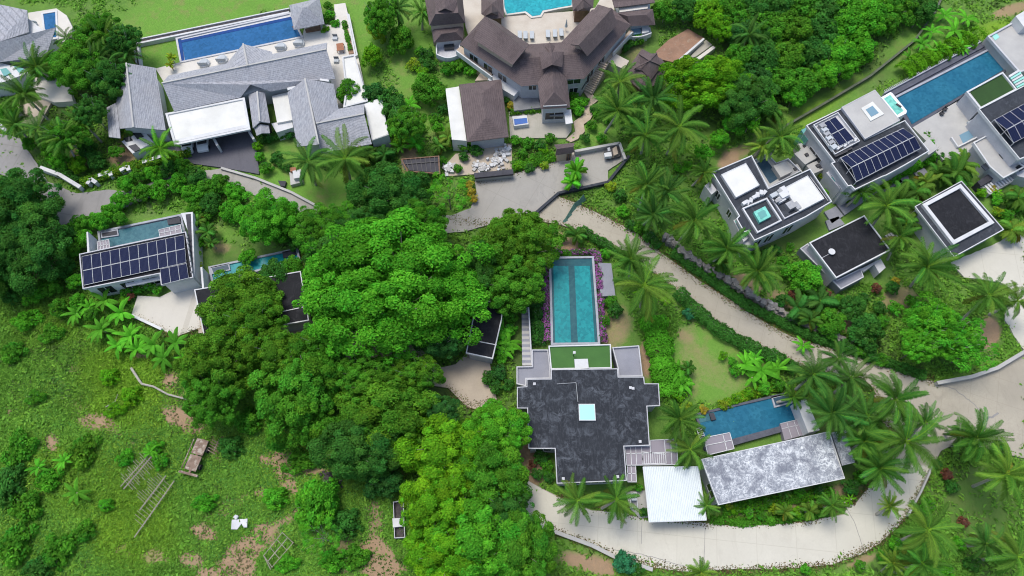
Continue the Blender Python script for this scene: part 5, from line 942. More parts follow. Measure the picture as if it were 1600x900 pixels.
# palms
def palm(name, nf, L, seed, e_lo=-.25, e_hi=1.15, droop=1.0, leafl=.70, wid=.088, yel=.0, st=26):
    rg = np.random.default_rng(seed); VV, CO = [], []
    def addq(a, b, c, d_, co): VV.extend([a, b, c, d_]); CO.extend([co] * 4)
    for k in range(nf):
        az = k * 2.39996 + rg.normal() * .15; u = k / nf; el = e_hi + (e_lo - e_hi) * u + rg.normal() * .08; Lk = L * rg.uniform(.85, 1.08) * (.8 + .2 * math.sin(3.14 * min(1, u + .25))); dr = droop * rg.uniform(.8, 1.25)
        h = np.array([math.cos(az), math.sin(az), 0]); pts = []; pos = np.zeros(3); e = el; side = np.array([-h[1], h[0], 0]); bend = rg.normal() * .022
        for s in range(st + 1):
            pts.append(pos.copy()); d3 = h * math.cos(e) + np.array([0, 0, math.sin(e)]) + side * bend * s; pos = pos + d3 * Lk / st; e -= dr * (1.5 / st) * (s / st + .35)
        tone = rg.uniform(.55, 1.55); yy = 1 + rg.normal() * .12 + (yel if rg.random() < .3 else 0)
        if k >= nf - 3 and rg.random() < .6: yy, tone = 2.3, tone * .75
        for s in range(st):
            p0, p1 = pts[s], pts[s + 1]; d3 = unit(p1 - p0); sd = unit(np.cross(d3, [0, 0, 1.])); upv = np.cross(sd, d3); rw = .05 * (1 - s / st) + .015; cr = (2.1 * tone, 1.5 * tone, 1.2)
            addq(p0 - sd * rw, p0 + sd * rw, p1 + sd * rw, p1 - sd * rw, cr)
            if s < 3: continue
            f = (s - 3) / (st - 3); ll = leafl * (math.sin(math.pi * (.14 + .80 * f)) ** .6) * rg.uniform(.85, 1.1)
            for sg in (-1, 1):
                for hh in (0, .5):
                    b0 = p0 + (p1 - p0) * hh; dl = unit(sd * sg * .8 + d3 * (.6 + .5 * f) + upv * (.12 - .15 * rg.random()) + rg.normal(size=3) * .06); mid = b0 + dl * ll * .55; tip = b0 + dl * ll + np.array([0, 0, -.42 * ll * rg.uniform(.5, 1.6)])
                    wv = d3 * wid * .5; t2 = tone * rg.uniform(.8, 1.2); co = (t2 * yy, t2, t2)
                    addq(b0 - wv * .5, mid - wv, mid + wv, b0 + wv * .5, co); addq(mid - wv, tip - wv * .2, tip + wv * .2, mid + wv, (co[0] * 1.1, co[1] * 1.06, co[2]))
    V = np.array(VV); return fastmesh(name, V, np.arange(len(V)).reshape(-1, 4), np.array(CO), 'leaf')
def palmtrunk(h, lean, r=.17, seed=0):
    mb = MB(); mb.tube([(-lean * 1.0, 0, -1 - h), (-lean * .9, 0, -h), (-lean * .45, 0, -h * .6), (-lean * .1, 0, -h * .25), (0, 0, 0)], r * 1.35, r * .8, 8)
    o = mb.make('palm_trunk', 'pale_bark'); me = o.data; bpy.data.objects.remove(o); return me
PALM = [palm('palm_crown', 27, 4.6, 71, -.3, 1.2, .85), palm('palm_crown', 24, 4.6, 72, -.5, 1.15, .9), palm('palm_crown', 30, 4.6, 73, -.2, 1.25, .8), palm('palm_crown', 22, 4.6, 74, -.6, 1.0, .8, yel=.5)]
ARECA = [palm('palm_crown', 16, 2.6, 81, .2, 1.3, 1.2, .65, .12), palm('palm_crown', 14, 2.6, 82, .1, 1.2, 1.3, .7, .12)]
PTR = [palmtrunk(6.0, .5), palmtrunk(6.0, 1.3), palmtrunk(6.0, -.9)]
ATR = [palmtrunk(1.6, .1, .09)]
def banana(seed, n=9, L=2.2, wd=.5):
    rg = np.random.default_rng(seed); VV, CO = [], []
    for k in range(n):
        az = k * 2.39996 + rg.normal() * .2; e = rg.uniform(.5, 1.2); h = np.array([math.cos(az), math.sin(az), 0]); pos = np.array([0, 0, .5]); sd = np.array([-h[1], h[0], 0]); tone = rg.uniform(.8, 1.3); Lk = L * rg.uniform(.7, 1.1); N_ = 7; pp = []; ww = []
        for s in range(N_ + 1): pp.append(pos.copy()); ww.append(wd * math.sin(math.pi * min(1, .1 + .86 * s / N_)) ** .6); pos = pos + (h * math.cos(e) + np.array([0, 0, math.sin(e)])) * Lk / N_; e -= .22
        for s in range(N_):
            for sg in (-1, 1):
                dn = np.array([0, 0, -.18]); VV += [pp[s], pp[s + 1], pp[s + 1] + sd * sg * ww[s + 1] * .5 + dn * ww[s + 1], pp[s] + sd * sg * ww[s] * .5 + dn * ww[s]]; t2 = tone * rg.uniform(.85, 1.15) * (1.1 if sg > 0 else .92); CO += [(t2, t2, t2)] * 4
    V = np.array(VV); return fastmesh('leaf_crown', V, np.arange(len(V)).reshape(-1, 4), np.array(CO), 'leaf')
BAN = [banana(91), banana(92, 12, 1.9, .42), banana(93, 7, 2.5, .6)]
mb = MB(); mb.tube([(0, 0, -.6), (0, 0, .6)], .13, .09, 7); o = mb.make('stem', 'bamboo'); BST = o.data; bpy.data.objects.remove(o)

# ---------------------------------------------------------------- labels: what it looks like + where it can be found
LM = [(915,665,'the dark roofed central villa'),(897,470,'the long turquoise pool'),(1054,770,'the metal carport roof'),(1208,730,'the mottled roof villa'),(1170,650,'the blue corner pool'),(612,455,'the huge bright green tree'),(212,405,'the left solar villa'),(258,485,'the white yard'),
 (400,410,'the half hidden pool'),(380,140,'the grey shingle villa'),(370,60,'the royal blue pool'),(30,70,'the top left corner villa'),(860,90,'the brown V shaped villa'),(758,175,'the brown cottage'),(840,15,'the turquoise court pool'),(1062,70,'the reddish dirt pad'),(883,240,'the brown gate hut'),(1200,315,'the white box villa'),
 (1370,240,'the ridge shaped solar canopy'),(1480,140,'the long blue pool'),(1550,140,'the dark turf roof'),(1326,388,'the nearly black garage roof'),(1497,342,'the white framed black roof'),(1550,410,'the pale right yard'),(308,716,'the rusty trailer'),(373,817,'the white sheet'),(435,860,'the metal frame'),(515,752,'the dark junk heap'),
 (222,732,'the bamboo rack'),(1470,595,'the right road fork'),(1375,810,'the hairpin bend'),(733,600,'the small tan yard'),(658,258,'the slatted shed'),(770,250,'the rubble yard'),(130,325,'the grey asphalt bend'),(350,235,'the dark driveway'),(462,276,'the tiny white hut'),(850,290,'the concrete court'),(1130,450,'the stone retaining wall'),(720,740,'the large yellow green tree'),(930,205,'the zigzag garden path'),(1110,560,'the balding garden lawn'),(1360,60,'the mossy upper wall')]
PL_ = []
DIRS = ['right of', 'upper right of', 'above', 'upper left of', 'left of', 'lower left of', 'below', 'lower right of']
ORD = ['nearest', 'second nearest', 'third nearest', 'fourth nearest', 'fifth nearest']
def finish_labels():
    taken = {}
    for pl in PL_:
        o, look, x, y = pl; cand = sorted(LM, key=lambda l: math.hypot(l[0] - x, l[1] - y)); 
        for l in cand[:5]:
            dx, dy = x - l[0], l[1] - y; dr = DIRS[int(round(math.degrees(math.atan2(dy, dx)) / 45)) % 8]; key = (look, dr, l[2])
            if len(taken.get(key, [])) < 4 and math.hypot(dx, dy) > 12: taken.setdefault(key, []).append((math.hypot(dx, dy), o)); break
        else: taken.setdefault((look, 'near', cand[0][2]), []).append((0, o))
    for (look, dr, nm), lst in taken.items():
        lst.sort(key=lambda q: q[0])
        for k, (_, o) in enumerate(lst):
            o['label'] = f'{look} {dr} {nm}' + (', ' + ORD[min(k, 4)] if len(lst) > 1 else '')
def add_plant(name, cat, look, px, py, zc, cm, tm, sc, tint, rot, base_z, crown_name='crown', trunk_name='trunk', group=None, crown_off=0):
    """crown centre seen at photo point px,py at height zc"""
    x, y, _ = P(px, py, zc); e = bpy.data.objects.new(name, None); COL.objects.link(e); e.location = (x, y, base_z); e.rotation_euler = (0, 0, rot); e['category'] = cat
    if group: e['group'] = group
    c = bpy.data.objects.new(crown_name, cm); COL.objects.link(c); c.parent = e; c.location = (0, 0, zc - base_z - crown_off); c.scale = sc if isinstance(sc, tuple) else (sc, sc, sc); c.color = (*tint, 1)
    if tm:
        t_ = bpy.data.objects.new(trunk_name, tm[0]); COL.objects.link(t_); t_.parent = e; t_.location = (0, 0, tm[1]); t_.scale = tm[2]
    PL_.append((e, look, px, py)); return e
G = dict(bright=(.120,.450,.028), mid=(.095,.330,.026), dark=(.062,.225,.034), deep=(.050,.190,.038), lime=(.155,.430,.018), yellow=(.30,.46,.03), olive=(.112,.310,.024), fresh=(.115,.450,.030), palm=(.080,.220,.030), palmd=(.056,.175,.030), palml=(.150,.310,.040), gold=(.48,.42,.05), red=(.22,.09,.06), purple=(.46,.15,.46), blossom=(.42,.36,.42), blue=(.05,.26,.11))
TW = dict(bright='bright green', mid='medium green', dark='dark green', deep='deep green', lime='lime green', yellow='yellow green', olive='olive green', fresh='fresh green', palm='green', palmd='dark green', palml='light green', gold='golden yellow', red='reddish brown', blue='bluish green', purple='purple', blossom='pale')
rp_ = random.Random(99)
def jt(c, v=.10): k = 1 + rp_.uniform(-v, v); h = rp_.uniform(-v, v); return (c[0] * k * (1 + h), c[1] * k, c[2] * k)
def tree(px, py, rx, ry=None, col='mid', kind='tree', look=None, zc=None, group=None, name='broadleaf_tree', var=None):
    ry = ry or rx * .92; L_ = LIB[kind]; zc = zc or {'great': 7.5, 'tree': 5.5, 'fine': 5.5, 'airy': 5.0, 'small': 2.4, 'bush': .6}[kind]
    s = SC(px, py, zc); kk = .84 if kind in ('small', 'bush') else .9; Rx = rx * kk / s; Ry = ry * kk / s / .97; sz = (Rx + Ry) / 2 / L_['R']; sc = (Rx / L_['R'], Ry / L_['R'], sz); rot = 0 if abs(Rx - Ry) > .12 * Rx else rp_.random() * 6.28
    k = rp_.randrange(len(L_['c'])) if var is None else var; off = L_['R'] * L_['hz'] * sz * .35; zb = zc - off
    th_ = L_['th']; tm = L_['t'][rp_.randrange(2)]
    x, y, _ = P(px, py, zc); gzv = float(GZ(x, y)); h = zb - gzv
    sizew = 'large' if Rx > 5.5 else 'small' if Rx < 2 and kind != 'bush' else 'medium'
    lk = look or (f'{TW[col]} bush' if kind == 'bush' else f'{sizew} {TW[col]} tree'); 
    if kind == 'bush': name = 'bush'
    if kind == 'small' and Rx < 2.2 and not look: lk = f'{TW[col]} rounded shrub'; name = 'shrub'
    return add_plant(name, 'bush' if name == 'bush' else ('shrub' if name == 'shrub' else 'tree'), lk, px, py, zc, L_['c'][k], (tm, 0, (sz, sz, max(.1, h / th_ * .95))), sc, jt(G[col], .06), rot, gzv, crown_off=off, group=group)
def palmt(px, py, r, col='palm', look=None, var=None, zc=None, group='coconut palms'):
    zc = zc or min(8, max(2.5, r / 7.)); s = SC(px, py, zc); sc = r / s / 4.35 * rp_.uniform(.93, 1.07); k = rp_.randrange(4) if var is None else var; x, y, _ = P(px, py, zc); gzv = float(GZ(x, y)); h = zc - gzv - .3
    return add_plant('palm_tree', 'palm', look or f'{"tall" if r > 44 else "small" if r < 30 else "medium"} {TW[col]} coconut palm', px, py, zc, PALM[k], (PTR[rp_.randrange(3)], h + .3, (1, 1, h / 6.)), sc, jt(G[col], .1), rp_.random() * 6.28, gzv, group=group, crown_off=0)
def areca(px, py, r, col='palm', look=None, zc=1.6, group='small garden palms'):
    s = SC(px, py, zc); sc = r / s / 2.5; x, y, _ = P(px, py, zc); gzv = float(GZ(x, y))
    return add_plant('garden_palm', 'palm', look or f'{TW[col]} feathery garden palm', px, py, zc, ARECA[rp_.randrange(2)], (ATR[0], zc - gzv, (1, 1, (zc - gzv) / 1.6)), sc, jt(G[col], .1), rp_.random() * 6.28, gzv, group=group)
def ban(px, py, r, col='fresh', look=None, group='broad leaved garden plants'):
    zc = .9; s = SC(px, py, zc); sc = r / s / 1.7; x, y, _ = P(px, py, zc); gzv = float(GZ(x, y))
    return add_plant('banana_plant', 'plant', look or f'{TW[col]} broad leaved banana plant', px, py, zc, BAN[rp_.randrange(3)], (BST, .6, (1, 1, 1)), sc, jt(G[col], .1), rp_.random() * 6.28, gzv, group=group, crown_off=.5, crown_name='leaves', trunk_name='stem')
def shrubs(lst, kind='bush', group=None):
    for q in lst: tree(q[0], q[1], q[2], q[3] if len(q) > 4 else None, q[-1], kind, group=group)
def hedge(name, label, cat, pts, w_, h, col, n_per=150, ls=.2, z0=-.1, mt='leaf', col2=None, mix=0, rag=.15):
    rg = np.random.default_rng(int(pts[0][0]) + len(pts)); W_ = [np.array(P(*a, 0)) for a in pts]; CC, NN = [], []
    for a, b in zip(W_[:-1], W_[1:]):
        L_ = np.linalg.norm(b - a); n = int(L_ * n_per); d3 = unit(b - a); sd = np.array([-d3[1], d3[0], 0]); u = rg.uniform(-.02, 1.02, n); v_ = rg.uniform(-1, 1, n); an = v_ * 1.75
        lump = 1 + rag * np.sin(u * L_ * 2.1) + rag * .6 * np.sin(u * L_ * 5.3 + 1)
        off = np.sin(an) * w_ / 2 * lump; zz = (np.cos(an) * .5 + .5) * h * lump; CC.append(a + np.outer(u, b - a) + np.outer(off, sd) + np.outer(zz, [0, 0, 1]) + rg.normal(size=(n, 3)) * .08); NN.append(np.outer(np.sin(an), sd) + np.outer(np.cos(an) + .3, [0, 0, 1]) + rg.normal(size=(n, 3)) * .5)
    C = np.concatenate(CC); N = np.concatenate(NN); C[:, 2] += z0; tone = rg.uniform(.65, 1.3, len(C)) * (1 + .2 * np.sin(C[:, 0] * 1.3) * np.sin(C[:, 1] * 1.7)); c1 = np.array(G[col]); CO = np.outer(tone, c1)
    if col2: m_ = rg.random(len(C)) < mix; CO[m_] = np.outer(tone[m_], np.array(G[col2]))
    V, Fq = leafquads(C, N, ls * rg.uniform(.6, 1.3, len(C)), rg); b0 = W_[len(W_) // 2]; me = fastmesh(name, V - b0, Fq, np.repeat(CO, 4, 0), mt); o = bpy.data.objects.new(name, me); COL.objects.link(o); o.location = b0; tag(o, label, cat); return o
# ---------------------------------------------------------------- the big trees
tree(610, 446, 148, 114, 'bright', 'great', look='huge domed bright green tree', zc=8.5)
t4 = tree
for a in [
 (612,297,62,48,'dark'),(808,380,64,62,'olive','fine'),(803,440,54,46,'mid','fine'),(20,320,66,62,'dark'),(45,385,55,60,'dark'),(-10,400,50,60,'dark'),
 (378,466,62,48,'olive'),(340,562,70,60,'olive','fine'),(465,612,80,74,'mid','fine'),(440,548,50,40,'olive'),(606,648,86,64,'olive'),(588,600,54,38,'olive','fine'),(560,700,68,50,'dark'),(600,755,34,24,'deep','small') ,
 (692,645,28,26,'deep'),(688,528,40,30,'deep'),(330,620,50,44,'mid','fine'),(392,498,50,40,'olive'),(572,580,48,36,'mid','fine'),(648,584,42,32,'olive','fine'),(505,535,42,32,'mid'),(428,428,30,26,'dark','small'),(455,415,20,18,'mid','small'),
 (700,700,72,58,'lime','tree'),(770,740,66,60,'mid'),(690,790,66,62,'lime'),(755,840,78,66,'fresh'),(815,852,54,62,'mid'),(780,668,50,40,'bright'),(700,868,70,50,'lime'),(790,800,46,40,'dark'),
 (1104,124,72,48,'lime','fine'),(1165,150,44,44,'dark'),(1475,520,74,58,'fresh','airy'),(1462,505,44,36,'fresh','fine'),(1500,535,36,28,'fresh','fine'),(1440,540,30,24,'fresh','fine'),(1520,548,46,30,'fresh','airy'),
 (497,352,40,34,'mid'),(540,345,36,30,'mid'),(655,340,44,32,'mid'),(700,300,36,34,'fresh','airy'),(415,338,44,42,'fresh'),(560,350,44,30,'dark'),(520,395,50,32,'dark'),(745,420,44,40,'dark'),
 (545,145,23,22,'mid','small'),(635,190,28,30,'mid','fine'),(670,135,28,28,'mid','small'),(610,170,26,36,'dark','small'),
 (150,45,34,30,'mid','tree'),(120,100,44,42,'mid','tree'),(190,60,26,28,'dark','fine'),(170,120,36,34,'dark','tree'),(70,100,26,24,'bright','small'),(100,210,34,28,'mid','fine'),(140,170,26,26,'dark','fine'),
 (1258,430,30,30,'fresh','small'),(1355,515,30,30,'dark','small'),(1335,480,22,20,'dark','small'),(1300,500,24,24,'mid','small'),(490,790,34,44,'fresh','small'),(500,840,34,30,'fresh','airy'),(595,20,26,34,'mid','fine'),(590,45,16,24,'yellow','small'),(580,85,16,22,'lime','small'),(625,60,20,30,'mid','small'),(585,150,24,26,'deep','small')]:
    tree(a[0], a[1], a[2], a[3], a[4], a[5] if len(a) > 5 else 'tree')
# thicket at the top right: shrubs and small trees of several greens
for a in [(1040,15,20,'mid'),(1075,12,22,'dark'),(1110,20,26,'lime'),(1145,15,30,'mid'),(1180,20,30,'dark'),(1215,10,26,'dark'),(1250,15,30,'mid'),(1290,15,30,'dark'),(1330,15,30,'fresh'),(1370,12,28,'fresh'),(1410,10,26,'mid'),(1445,10,24,'dark'),
 (1128,40,22,'lime'),(1165,50,28,'deep'),(1200,45,30,'mid'),(1240,45,30,'olive'),(1285,50,32,'dark'),(1325,45,28,'fresh'),(1355,38,26,'bright'),(1385,35,20,'mid'),
 (1155,85,26,'mid'),(1190,85,30,'dark'),(1230,85,30,'olive'),(1270,88,32,'dark'),(1310,80,30,'bright'),(1345,72,26,'bright'),(1180,120,28,'deep'),(1215,125,30,'mid'),(1255,125,30,'mid'),(1292,108,26,'bright'),(1322,100,20,'bright'),
 (1190,155,24,'bright'),(1150,185,22,'fresh'),(1240,150,16,'fresh'),(1175,185,18,'bright'),(1125,215,16,'bright'),(1100,235,14,'fresh'),(1200,60,20,'dark')]:
    tree(a[0], a[1], a[2]*1.1, a[2]*1.0, a[3], 'small', zc=2.6 + rp_.random(), group='dense shrubs of the upper right thicket')
# shrub belt around the asphalt bend and the left solar villa
for a in [(195,285,15,'fresh'),(215,272,15,'mid'),(240,270,16,'bright'),(262,262,15,'dark'),(278,285,18,'fresh'),(250,295,18,'bright'),(220,300,18,'mid'),(190,310,16,'fresh'),(285,258,15,'mid'),(305,275,18,'dark'),(325,290,18,'mid'),(300,300,18,'fresh'),(345,285,18,'mid'),(365,300,18,'fresh'),(330,315,18,'dark'),(360,325,20,'fresh'),(385,335,16,'lime'),(305,325,14,'mid'),
 (170,330,16,'fresh'),(150,345,18,'fresh'),(125,350,18,'mid'),(105,365,18,'dark'),(130,370,16,'fresh'),(110,390,16,'mid'),(185,340,12,'mid'),(100,415,18,'dark'),(115,440,14,'fresh'),(75,450,18,'mid'),(50,460,18,'fresh'),(20,455,20,'dark'),(90,480,16,'mid'),(120,470,14,'fresh'),(140,490,12,'mid'),(385,400,14,'fresh'),(440,365,18,'mid'),(455,345,16,'fresh'),(460,378,14,'dark'),
 (15,170,16,'mid'),(90,250,18,'fresh'),(120,255,16,'lime'),(75,235,16,'mid'),(150,250,16,'dark'),(135,230,18,'dark'),(45,225,12,'mid'),(180,235,12,'mid')]:
    tree(a[0], a[1], a[2], a[2]*.92, a[3], 'small', zc=1.6, group='shrubs around the asphalt bend')
# garden shrubs, by spot
for a in [(195,455,10,'fresh'),(215,448,12,'mid'),(235,445,10,'bright'),(245,452,9,'fresh'),(192,470,8,'lime'),(203,463,7,'red'),(305,398,10,'lime'),(310,378,11,'fresh'),(308,415,9,'yellow'),(318,350,10,'fresh'),(325,335,11,'mid'),(300,440,8,'lime'),
 (432,245,12,'dark'),(415,262,12,'mid'),(440,255,10,'dark'),(405,245,9,'fresh'),(452,262,8,'dark'),(402,228,9,'lime'),(420,215,9,'dark'),(450,208,10,'dark'),(505,30,9,'mid'),(516,22,9,'fresh'),(512,8,8,'mid'),(524,36,8,'fresh'),(508,45,7,'lime'),
 (575,215,12,'dark'),(590,235,12,'mid'),(610,238,12,'dark'),(625,220,14,'lime'),(645,215,14,'mid'),(655,200,12,'fresh'),(685,200,12,'fresh'),(680,185,12,'mid'),(690,170,10,'dark'),(700,105,14,'mid'),(720,100,14,'mid'),(735,108,12,'fresh'),(665,85,14,'dark'),(672,100,12,'dark'),(655,80,10,'mid'),(645,100,12,'yellow'),(660,112,11,'lime'),
 (740,215,14,'dark'),(725,225,14,'mid'),(700,225,12,'mid'),(745,235,12,'dark'),(690,250,9,'mid'),(725,245,9,'dark'),(805,218,10,'fresh'),(825,222,12,'mid'),(845,225,12,'dark'),(860,215,10,'mid'),(815,240,10,'mid'),(840,245,11,'mid'),(850,232,9,'lime'),(828,262,10,'dark'),(808,258,8,'lime'),(850,258,8,'yellow'),(735,300,9,'gold'),(733,288,8,'gold'),(740,310,8,'gold'),(715,262,8,'mid'),
 (902,160,12,'bright'),(912,158,10,'bright'),(905,172,10,'fresh'),(897,150,9,'mid'),(895,165,9,'bright'),(925,195,10,'mid'),(935,178,10,'mid'),(928,170,8,'dark'),(915,215,9,'dark'),(985,65,12,'dark'),(995,60,12,'mid'),(975,72,10,'dark'),(1000,50,9,'dark'),
 (798,165,8,'gold'),(792,155,7,'dark'),(950,185,10,'mid'),(940,215,9,'fresh'),(955,290,10,'yellow'),(968,305,12,'dark'),(975,330,12,'fresh'),(1000,355,12,'mid'),(1015,370,12,'dark'),(1025,380,10,'dark'),(985,350,10,'dark'),(1060,390,10,'dark'),(1115,425,10,'mid'),(1075,258,9,'bright'),(1060,262,9,'bright'),(1095,262,8,'mid'),
 (1078,490,12,'blue'),(1070,600,14,'fresh'),(1062,618,12,'lime'),(1066,585,12,'fresh'),(1072,635,10,'yellow'),(1130,555,8,'lime'),(1145,565,9,'fresh'),(1130,632,9,'yellow'),(1150,622,9,'lime'),(1170,612,9,'lime'),(1100,640,8,'gold'),(1195,605,12,'fresh'),(1215,600,12,'mid'),
 (1150,578,11,'fresh'),(1205,560,10,'fresh'),(765,590,14,'dark'),(780,580,14,'deep'),(775,605,12,'dark'),(795,600,10,'dark'),(785,530,14,'fresh'),(797,515,12,'fresh'),(795,545,12,'mid'),(785,555,12,'fresh'),(800,495,12,'mid'),(800,470,12,'dark'),(840,490,10,'dark'),(842,510,10,'dark'),(838,530,9,'dark'),(845,470,8,'dark'),
 (845,715,14,'dark'),(855,730,12,'mid'),(840,740,10,'dark'),(832,725,8,'red'),(858,745,10,'dark'),(1005,800,8,'dark'),(998,762,7,'fresh'),(985,742,6,'dark'),(1150,795,10,'lime'),(1140,790,8,'yellow'),(1170,800,9,'fresh'),(1190,805,9,'mid'),(1210,795,9,'yellow'),(1245,800,10,'lime'),(1200,785,8,'mid'),(1250,770,9,'fresh'),(1285,785,9,'mid'),(1330,760,14,'dark'),(1345,745,12,'mid'),(1280,765,8,'dark'),
 (1325,540,12,'dark'),(1360,555,12,'dark'),(1380,562,12,'mid'),(1300,528,10,'dark'),(1345,548,11,'mid'),(1380,500,12,'mid'),(1400,480,12,'fresh'),(1395,450,12,'dark'),(1310,470,12,'mid'),(1290,460,10,'red'),(1350,465,10,'dark'),(1370,450,9,'red'),(1400,440,8,'gold'),(1425,470,12,'mid'),(1375,480,12,'dark'),(1290,300,8,'lime'),(1220,470,12,'dark'),(1240,460,9,'red'),(1215,390,9,'dark'),(1225,410,12,'mid'),(1200,395,10,'dark'),(1180,400,9,'mid'),(1235,385,8,'mid'),
 (1448,210,9,'mid'),(1455,222,9,'fresh'),(1462,235,8,'mid'),(1470,245,9,'dark'),(1535,300,9,'lime'),(1550,295,8,'gold'),(1560,310,12,'fresh'),(1575,335,12,'mid'),(1590,320,12,'fresh'),(1560,330,9,'yellow'),(1590,350,9,'mid'),
 (1450,790,14,'mid'),(1490,760,12,'dark'),(1505,815,10,'red'),(1500,850,12,'bright'),(1520,880,14,'dark'),(1560,700,12,'dark'),(1480,740,10,'red'),(1465,725,9,'dark'),(1400,850,12,'fresh'),(1380,870,10,'mid'),(1420,880,12,'mid'),(978,880,20,'blue'),(995,890,12,'dark'),(1345,885,10,'mid'),(1260,890,9,'fresh'),(1480,890,12,'bright'),
 (880,372,7,'mid'),(885,395,8,'mid'),(945,395,10,'fresh'),(960,485,14,'dark'),(945,500,10,'mid'),(955,470,12,'mid'),(1035,500,12,'bright')]:
    tree(a[0], a[1], a[2], a[2]*.92, a[3], 'bush', zc=.55 + a[2] * .03)
# meadow bushes
for a in [(130,705,25,28,'olive'),(55,620,16,12,'mid'),(30,700,26,30,'mid'),(15,760,24,34,'dark'),(40,790,28,26,'mid'),(75,750,22,18,'fresh'),(25,850,28,34,'mid'),(90,860,30,26,'mid'),(60,890,28,20,'dark'),(130,830,18,18,'mid'),(20,550,20,18,'mid'),(40,500,22,20,'fresh'),(80,520,20,16,'mid'),(195,715,14,14,'fresh'),(240,700,16,12,'bright'),(250,720,14,12,'fresh'),(320,785,22,14,'fresh'),(360,700,24,18,'dark'),(390,660,24,22,'mid'),
          (450,880,20,14,'fresh'),(540,820,30,24,'dark'),(555,870,24,20,'mid'),(520,875,22,18,'fresh'),(590,760,18,14,'dark'),(430,780,24,18,'fresh'),(470,720,30,20,'mid'),(165,790,14,10,'bright'),(300,580,18,16,'mid'),(205,620,20,16,'lime'),(170,590,18,14,'lime'),(180,640,18,12,'lime')]:
    tree(a[0], a[1], a[2], a[3], a[4], 'bush', zc=.6, look={'dark': 'dark green weedy bush', 'mid': 'green weedy bush', 'fresh': 'fresh green weedy bush', 'bright': 'bright green weedy bush', 'lime': 'lime green weedy bush', 'deep': 'deep green weedy bush', 'olive': 'olive green weedy bush'}[a[4]])
# ---------------------------------------------------------------- palms
for a in [(1007,446,58,'palm'),(985,405,38,'palm'),(1010,290,36,'palm'),(1040,300,38,'palmd'),(1020,335,36,'palmd'),(1085,345,50,'palm'),(1100,270,26,'palm'),(1135,388,42,'palm'),(1183,425,44,'palm'),(1062,198,50,'palm'),(1008,212,44,'palm'),(965,172,42,'palm'),(1020,155,36,'palmd'),(968,128,36,'palm'),(995,190,30,'palmd'),(540,248,50,'palm'),(482,252,42,'palmd'),
 (1385,322,46,'palm'),(1345,300,26,'palm'),(1448,418,46,'palm'),(1405,370,34,'palm'),(1545,462,46,'palm'),(1590,470,34,'palm'),(1270,585,46,'palmd'),(1330,590,38,'palmd'),(1300,645,46,'palmd'),(1355,650,44,'palmd'),(1398,625,50,'palm'),(1415,690,58,'palm'),(1350,690,40,'palm'),(1445,660,38,'palmd'),(1525,685,46,'palm'),(1572,740,56,'palml'),(1375,732,46,'palm'),(1450,828,56,'palm'),(1590,870,50,'palm'),(1540,850,36,'palmd'),(1440,880,42,'palm'),(1395,880,26,'palml'),
 (1078,702,36,'palm'),(1062,655,42,'palm'),(902,782,42,'palm'),(963,780,40,'palm'),(1104,790,22,'palm'),(1300,790,26,'palm'),(250,232,36,'olive'),(58,105,34,'palm'),(38,148,42,'palm'),(100,218,36,'palm'),(165,58,36,'palm'),(200,85,30,'palmd'),(150,95,34,'palmd'),(60,200,34,'palmd'),(130,190,30,'palm'),(1220,215,40,'palm'),(1190,230,30,'palml'),(620,15,30,'palmd'),(660,20,24,'palm'),(1095,895,28,'palml'),(1240,620,26,'palm'),(1310,560,30,'palmd'),(1170,55,30,'palmd'),(1390,790,22,'palml'),(1500,680,28,'palmd'),(25,195,30,'palm'),(105,60,26,'palmd')]:
    palmt(*a)
for a in [(900,268,22,'fresh'),(893,285,18,'fresh'),(900,368,20,'palm'),(1226,800,17,'palml'),(1265,798,17,'palml'),(325,362,18,'palm'),(310,345,14,'palml'),(330,380,14,'palm'),(1248,482,30,'palmd'),(1280,470,30,'palmd'),(1265,500,22,'palm'),(195,205,20,'palml'),(180,150,14,'palml'),(1490,272,34,'palm'),(1500,258,26,'palml'),(1465,275,24,'palm'),(1430,300,28,'palm'),(1405,312,30,'palm'),(1445,285,22,'palml'),(1590,310,26,'palm'),(1580,360,26,'palml'),(1415,350,24,'palm'),(575,245,22,'palm'),(600,242,20,'palmd'),(700,215,20,'palml'),(650,225,18,'fresh'),(685,228,16,'palm'),(560,235,14,'palm'),(268,90,9,'yellow'),(266,102,8,'yellow'),(1075,575,14,'palm'),(1225,770,12,'palm'),(605,270,14,'palm'),(1205,175,24,'palm'),(1245,80,22,'palmd'),(1125,410,20,'palm'),(1500,300,24,'palm')]:
    areca(*a)
for a in [(165,470,22),(190,490,24),(160,515,24),(205,525,24),(240,540,24),(275,535,20),(215,545,22),(140,480,18),(255,560,18),(185,540,20),(120,490,20),(610,155,20),(600,185,18),(625,230,16),(598,205,18),(1165,570,22),(1190,580,24),(1215,575,18),(1180,560,16),(1175,590,16),(1065,600,18),(1058,580,16),(785,515,18),(795,535,18),(787,548,16),(1220,8,20),(1245,10,18),(1100,10,18),(355,545,14),(120,770,18),(60,730,16),(100,720,16),(235,705,14),(1440,70,18),(1465,80,18),(1490,50,20),(1420,90,14),(1500,75,16),(1455,50,14),(1510,30,16),(1475,25,16),(1430,35,14),(640,165,16),(1255,540,14),(310,548,18),(290,560,16)]:
    ban(a[0], a[1], a[2], rp_.choice(['fresh', 'mid', 'bright']))
for a in [(1000,455,10),(1040,470,9),(1320,785,8),(1330,780,8),(1235,610,9),(1560,300,10)]: ban(a[0], a[1], a[2], 'lime')
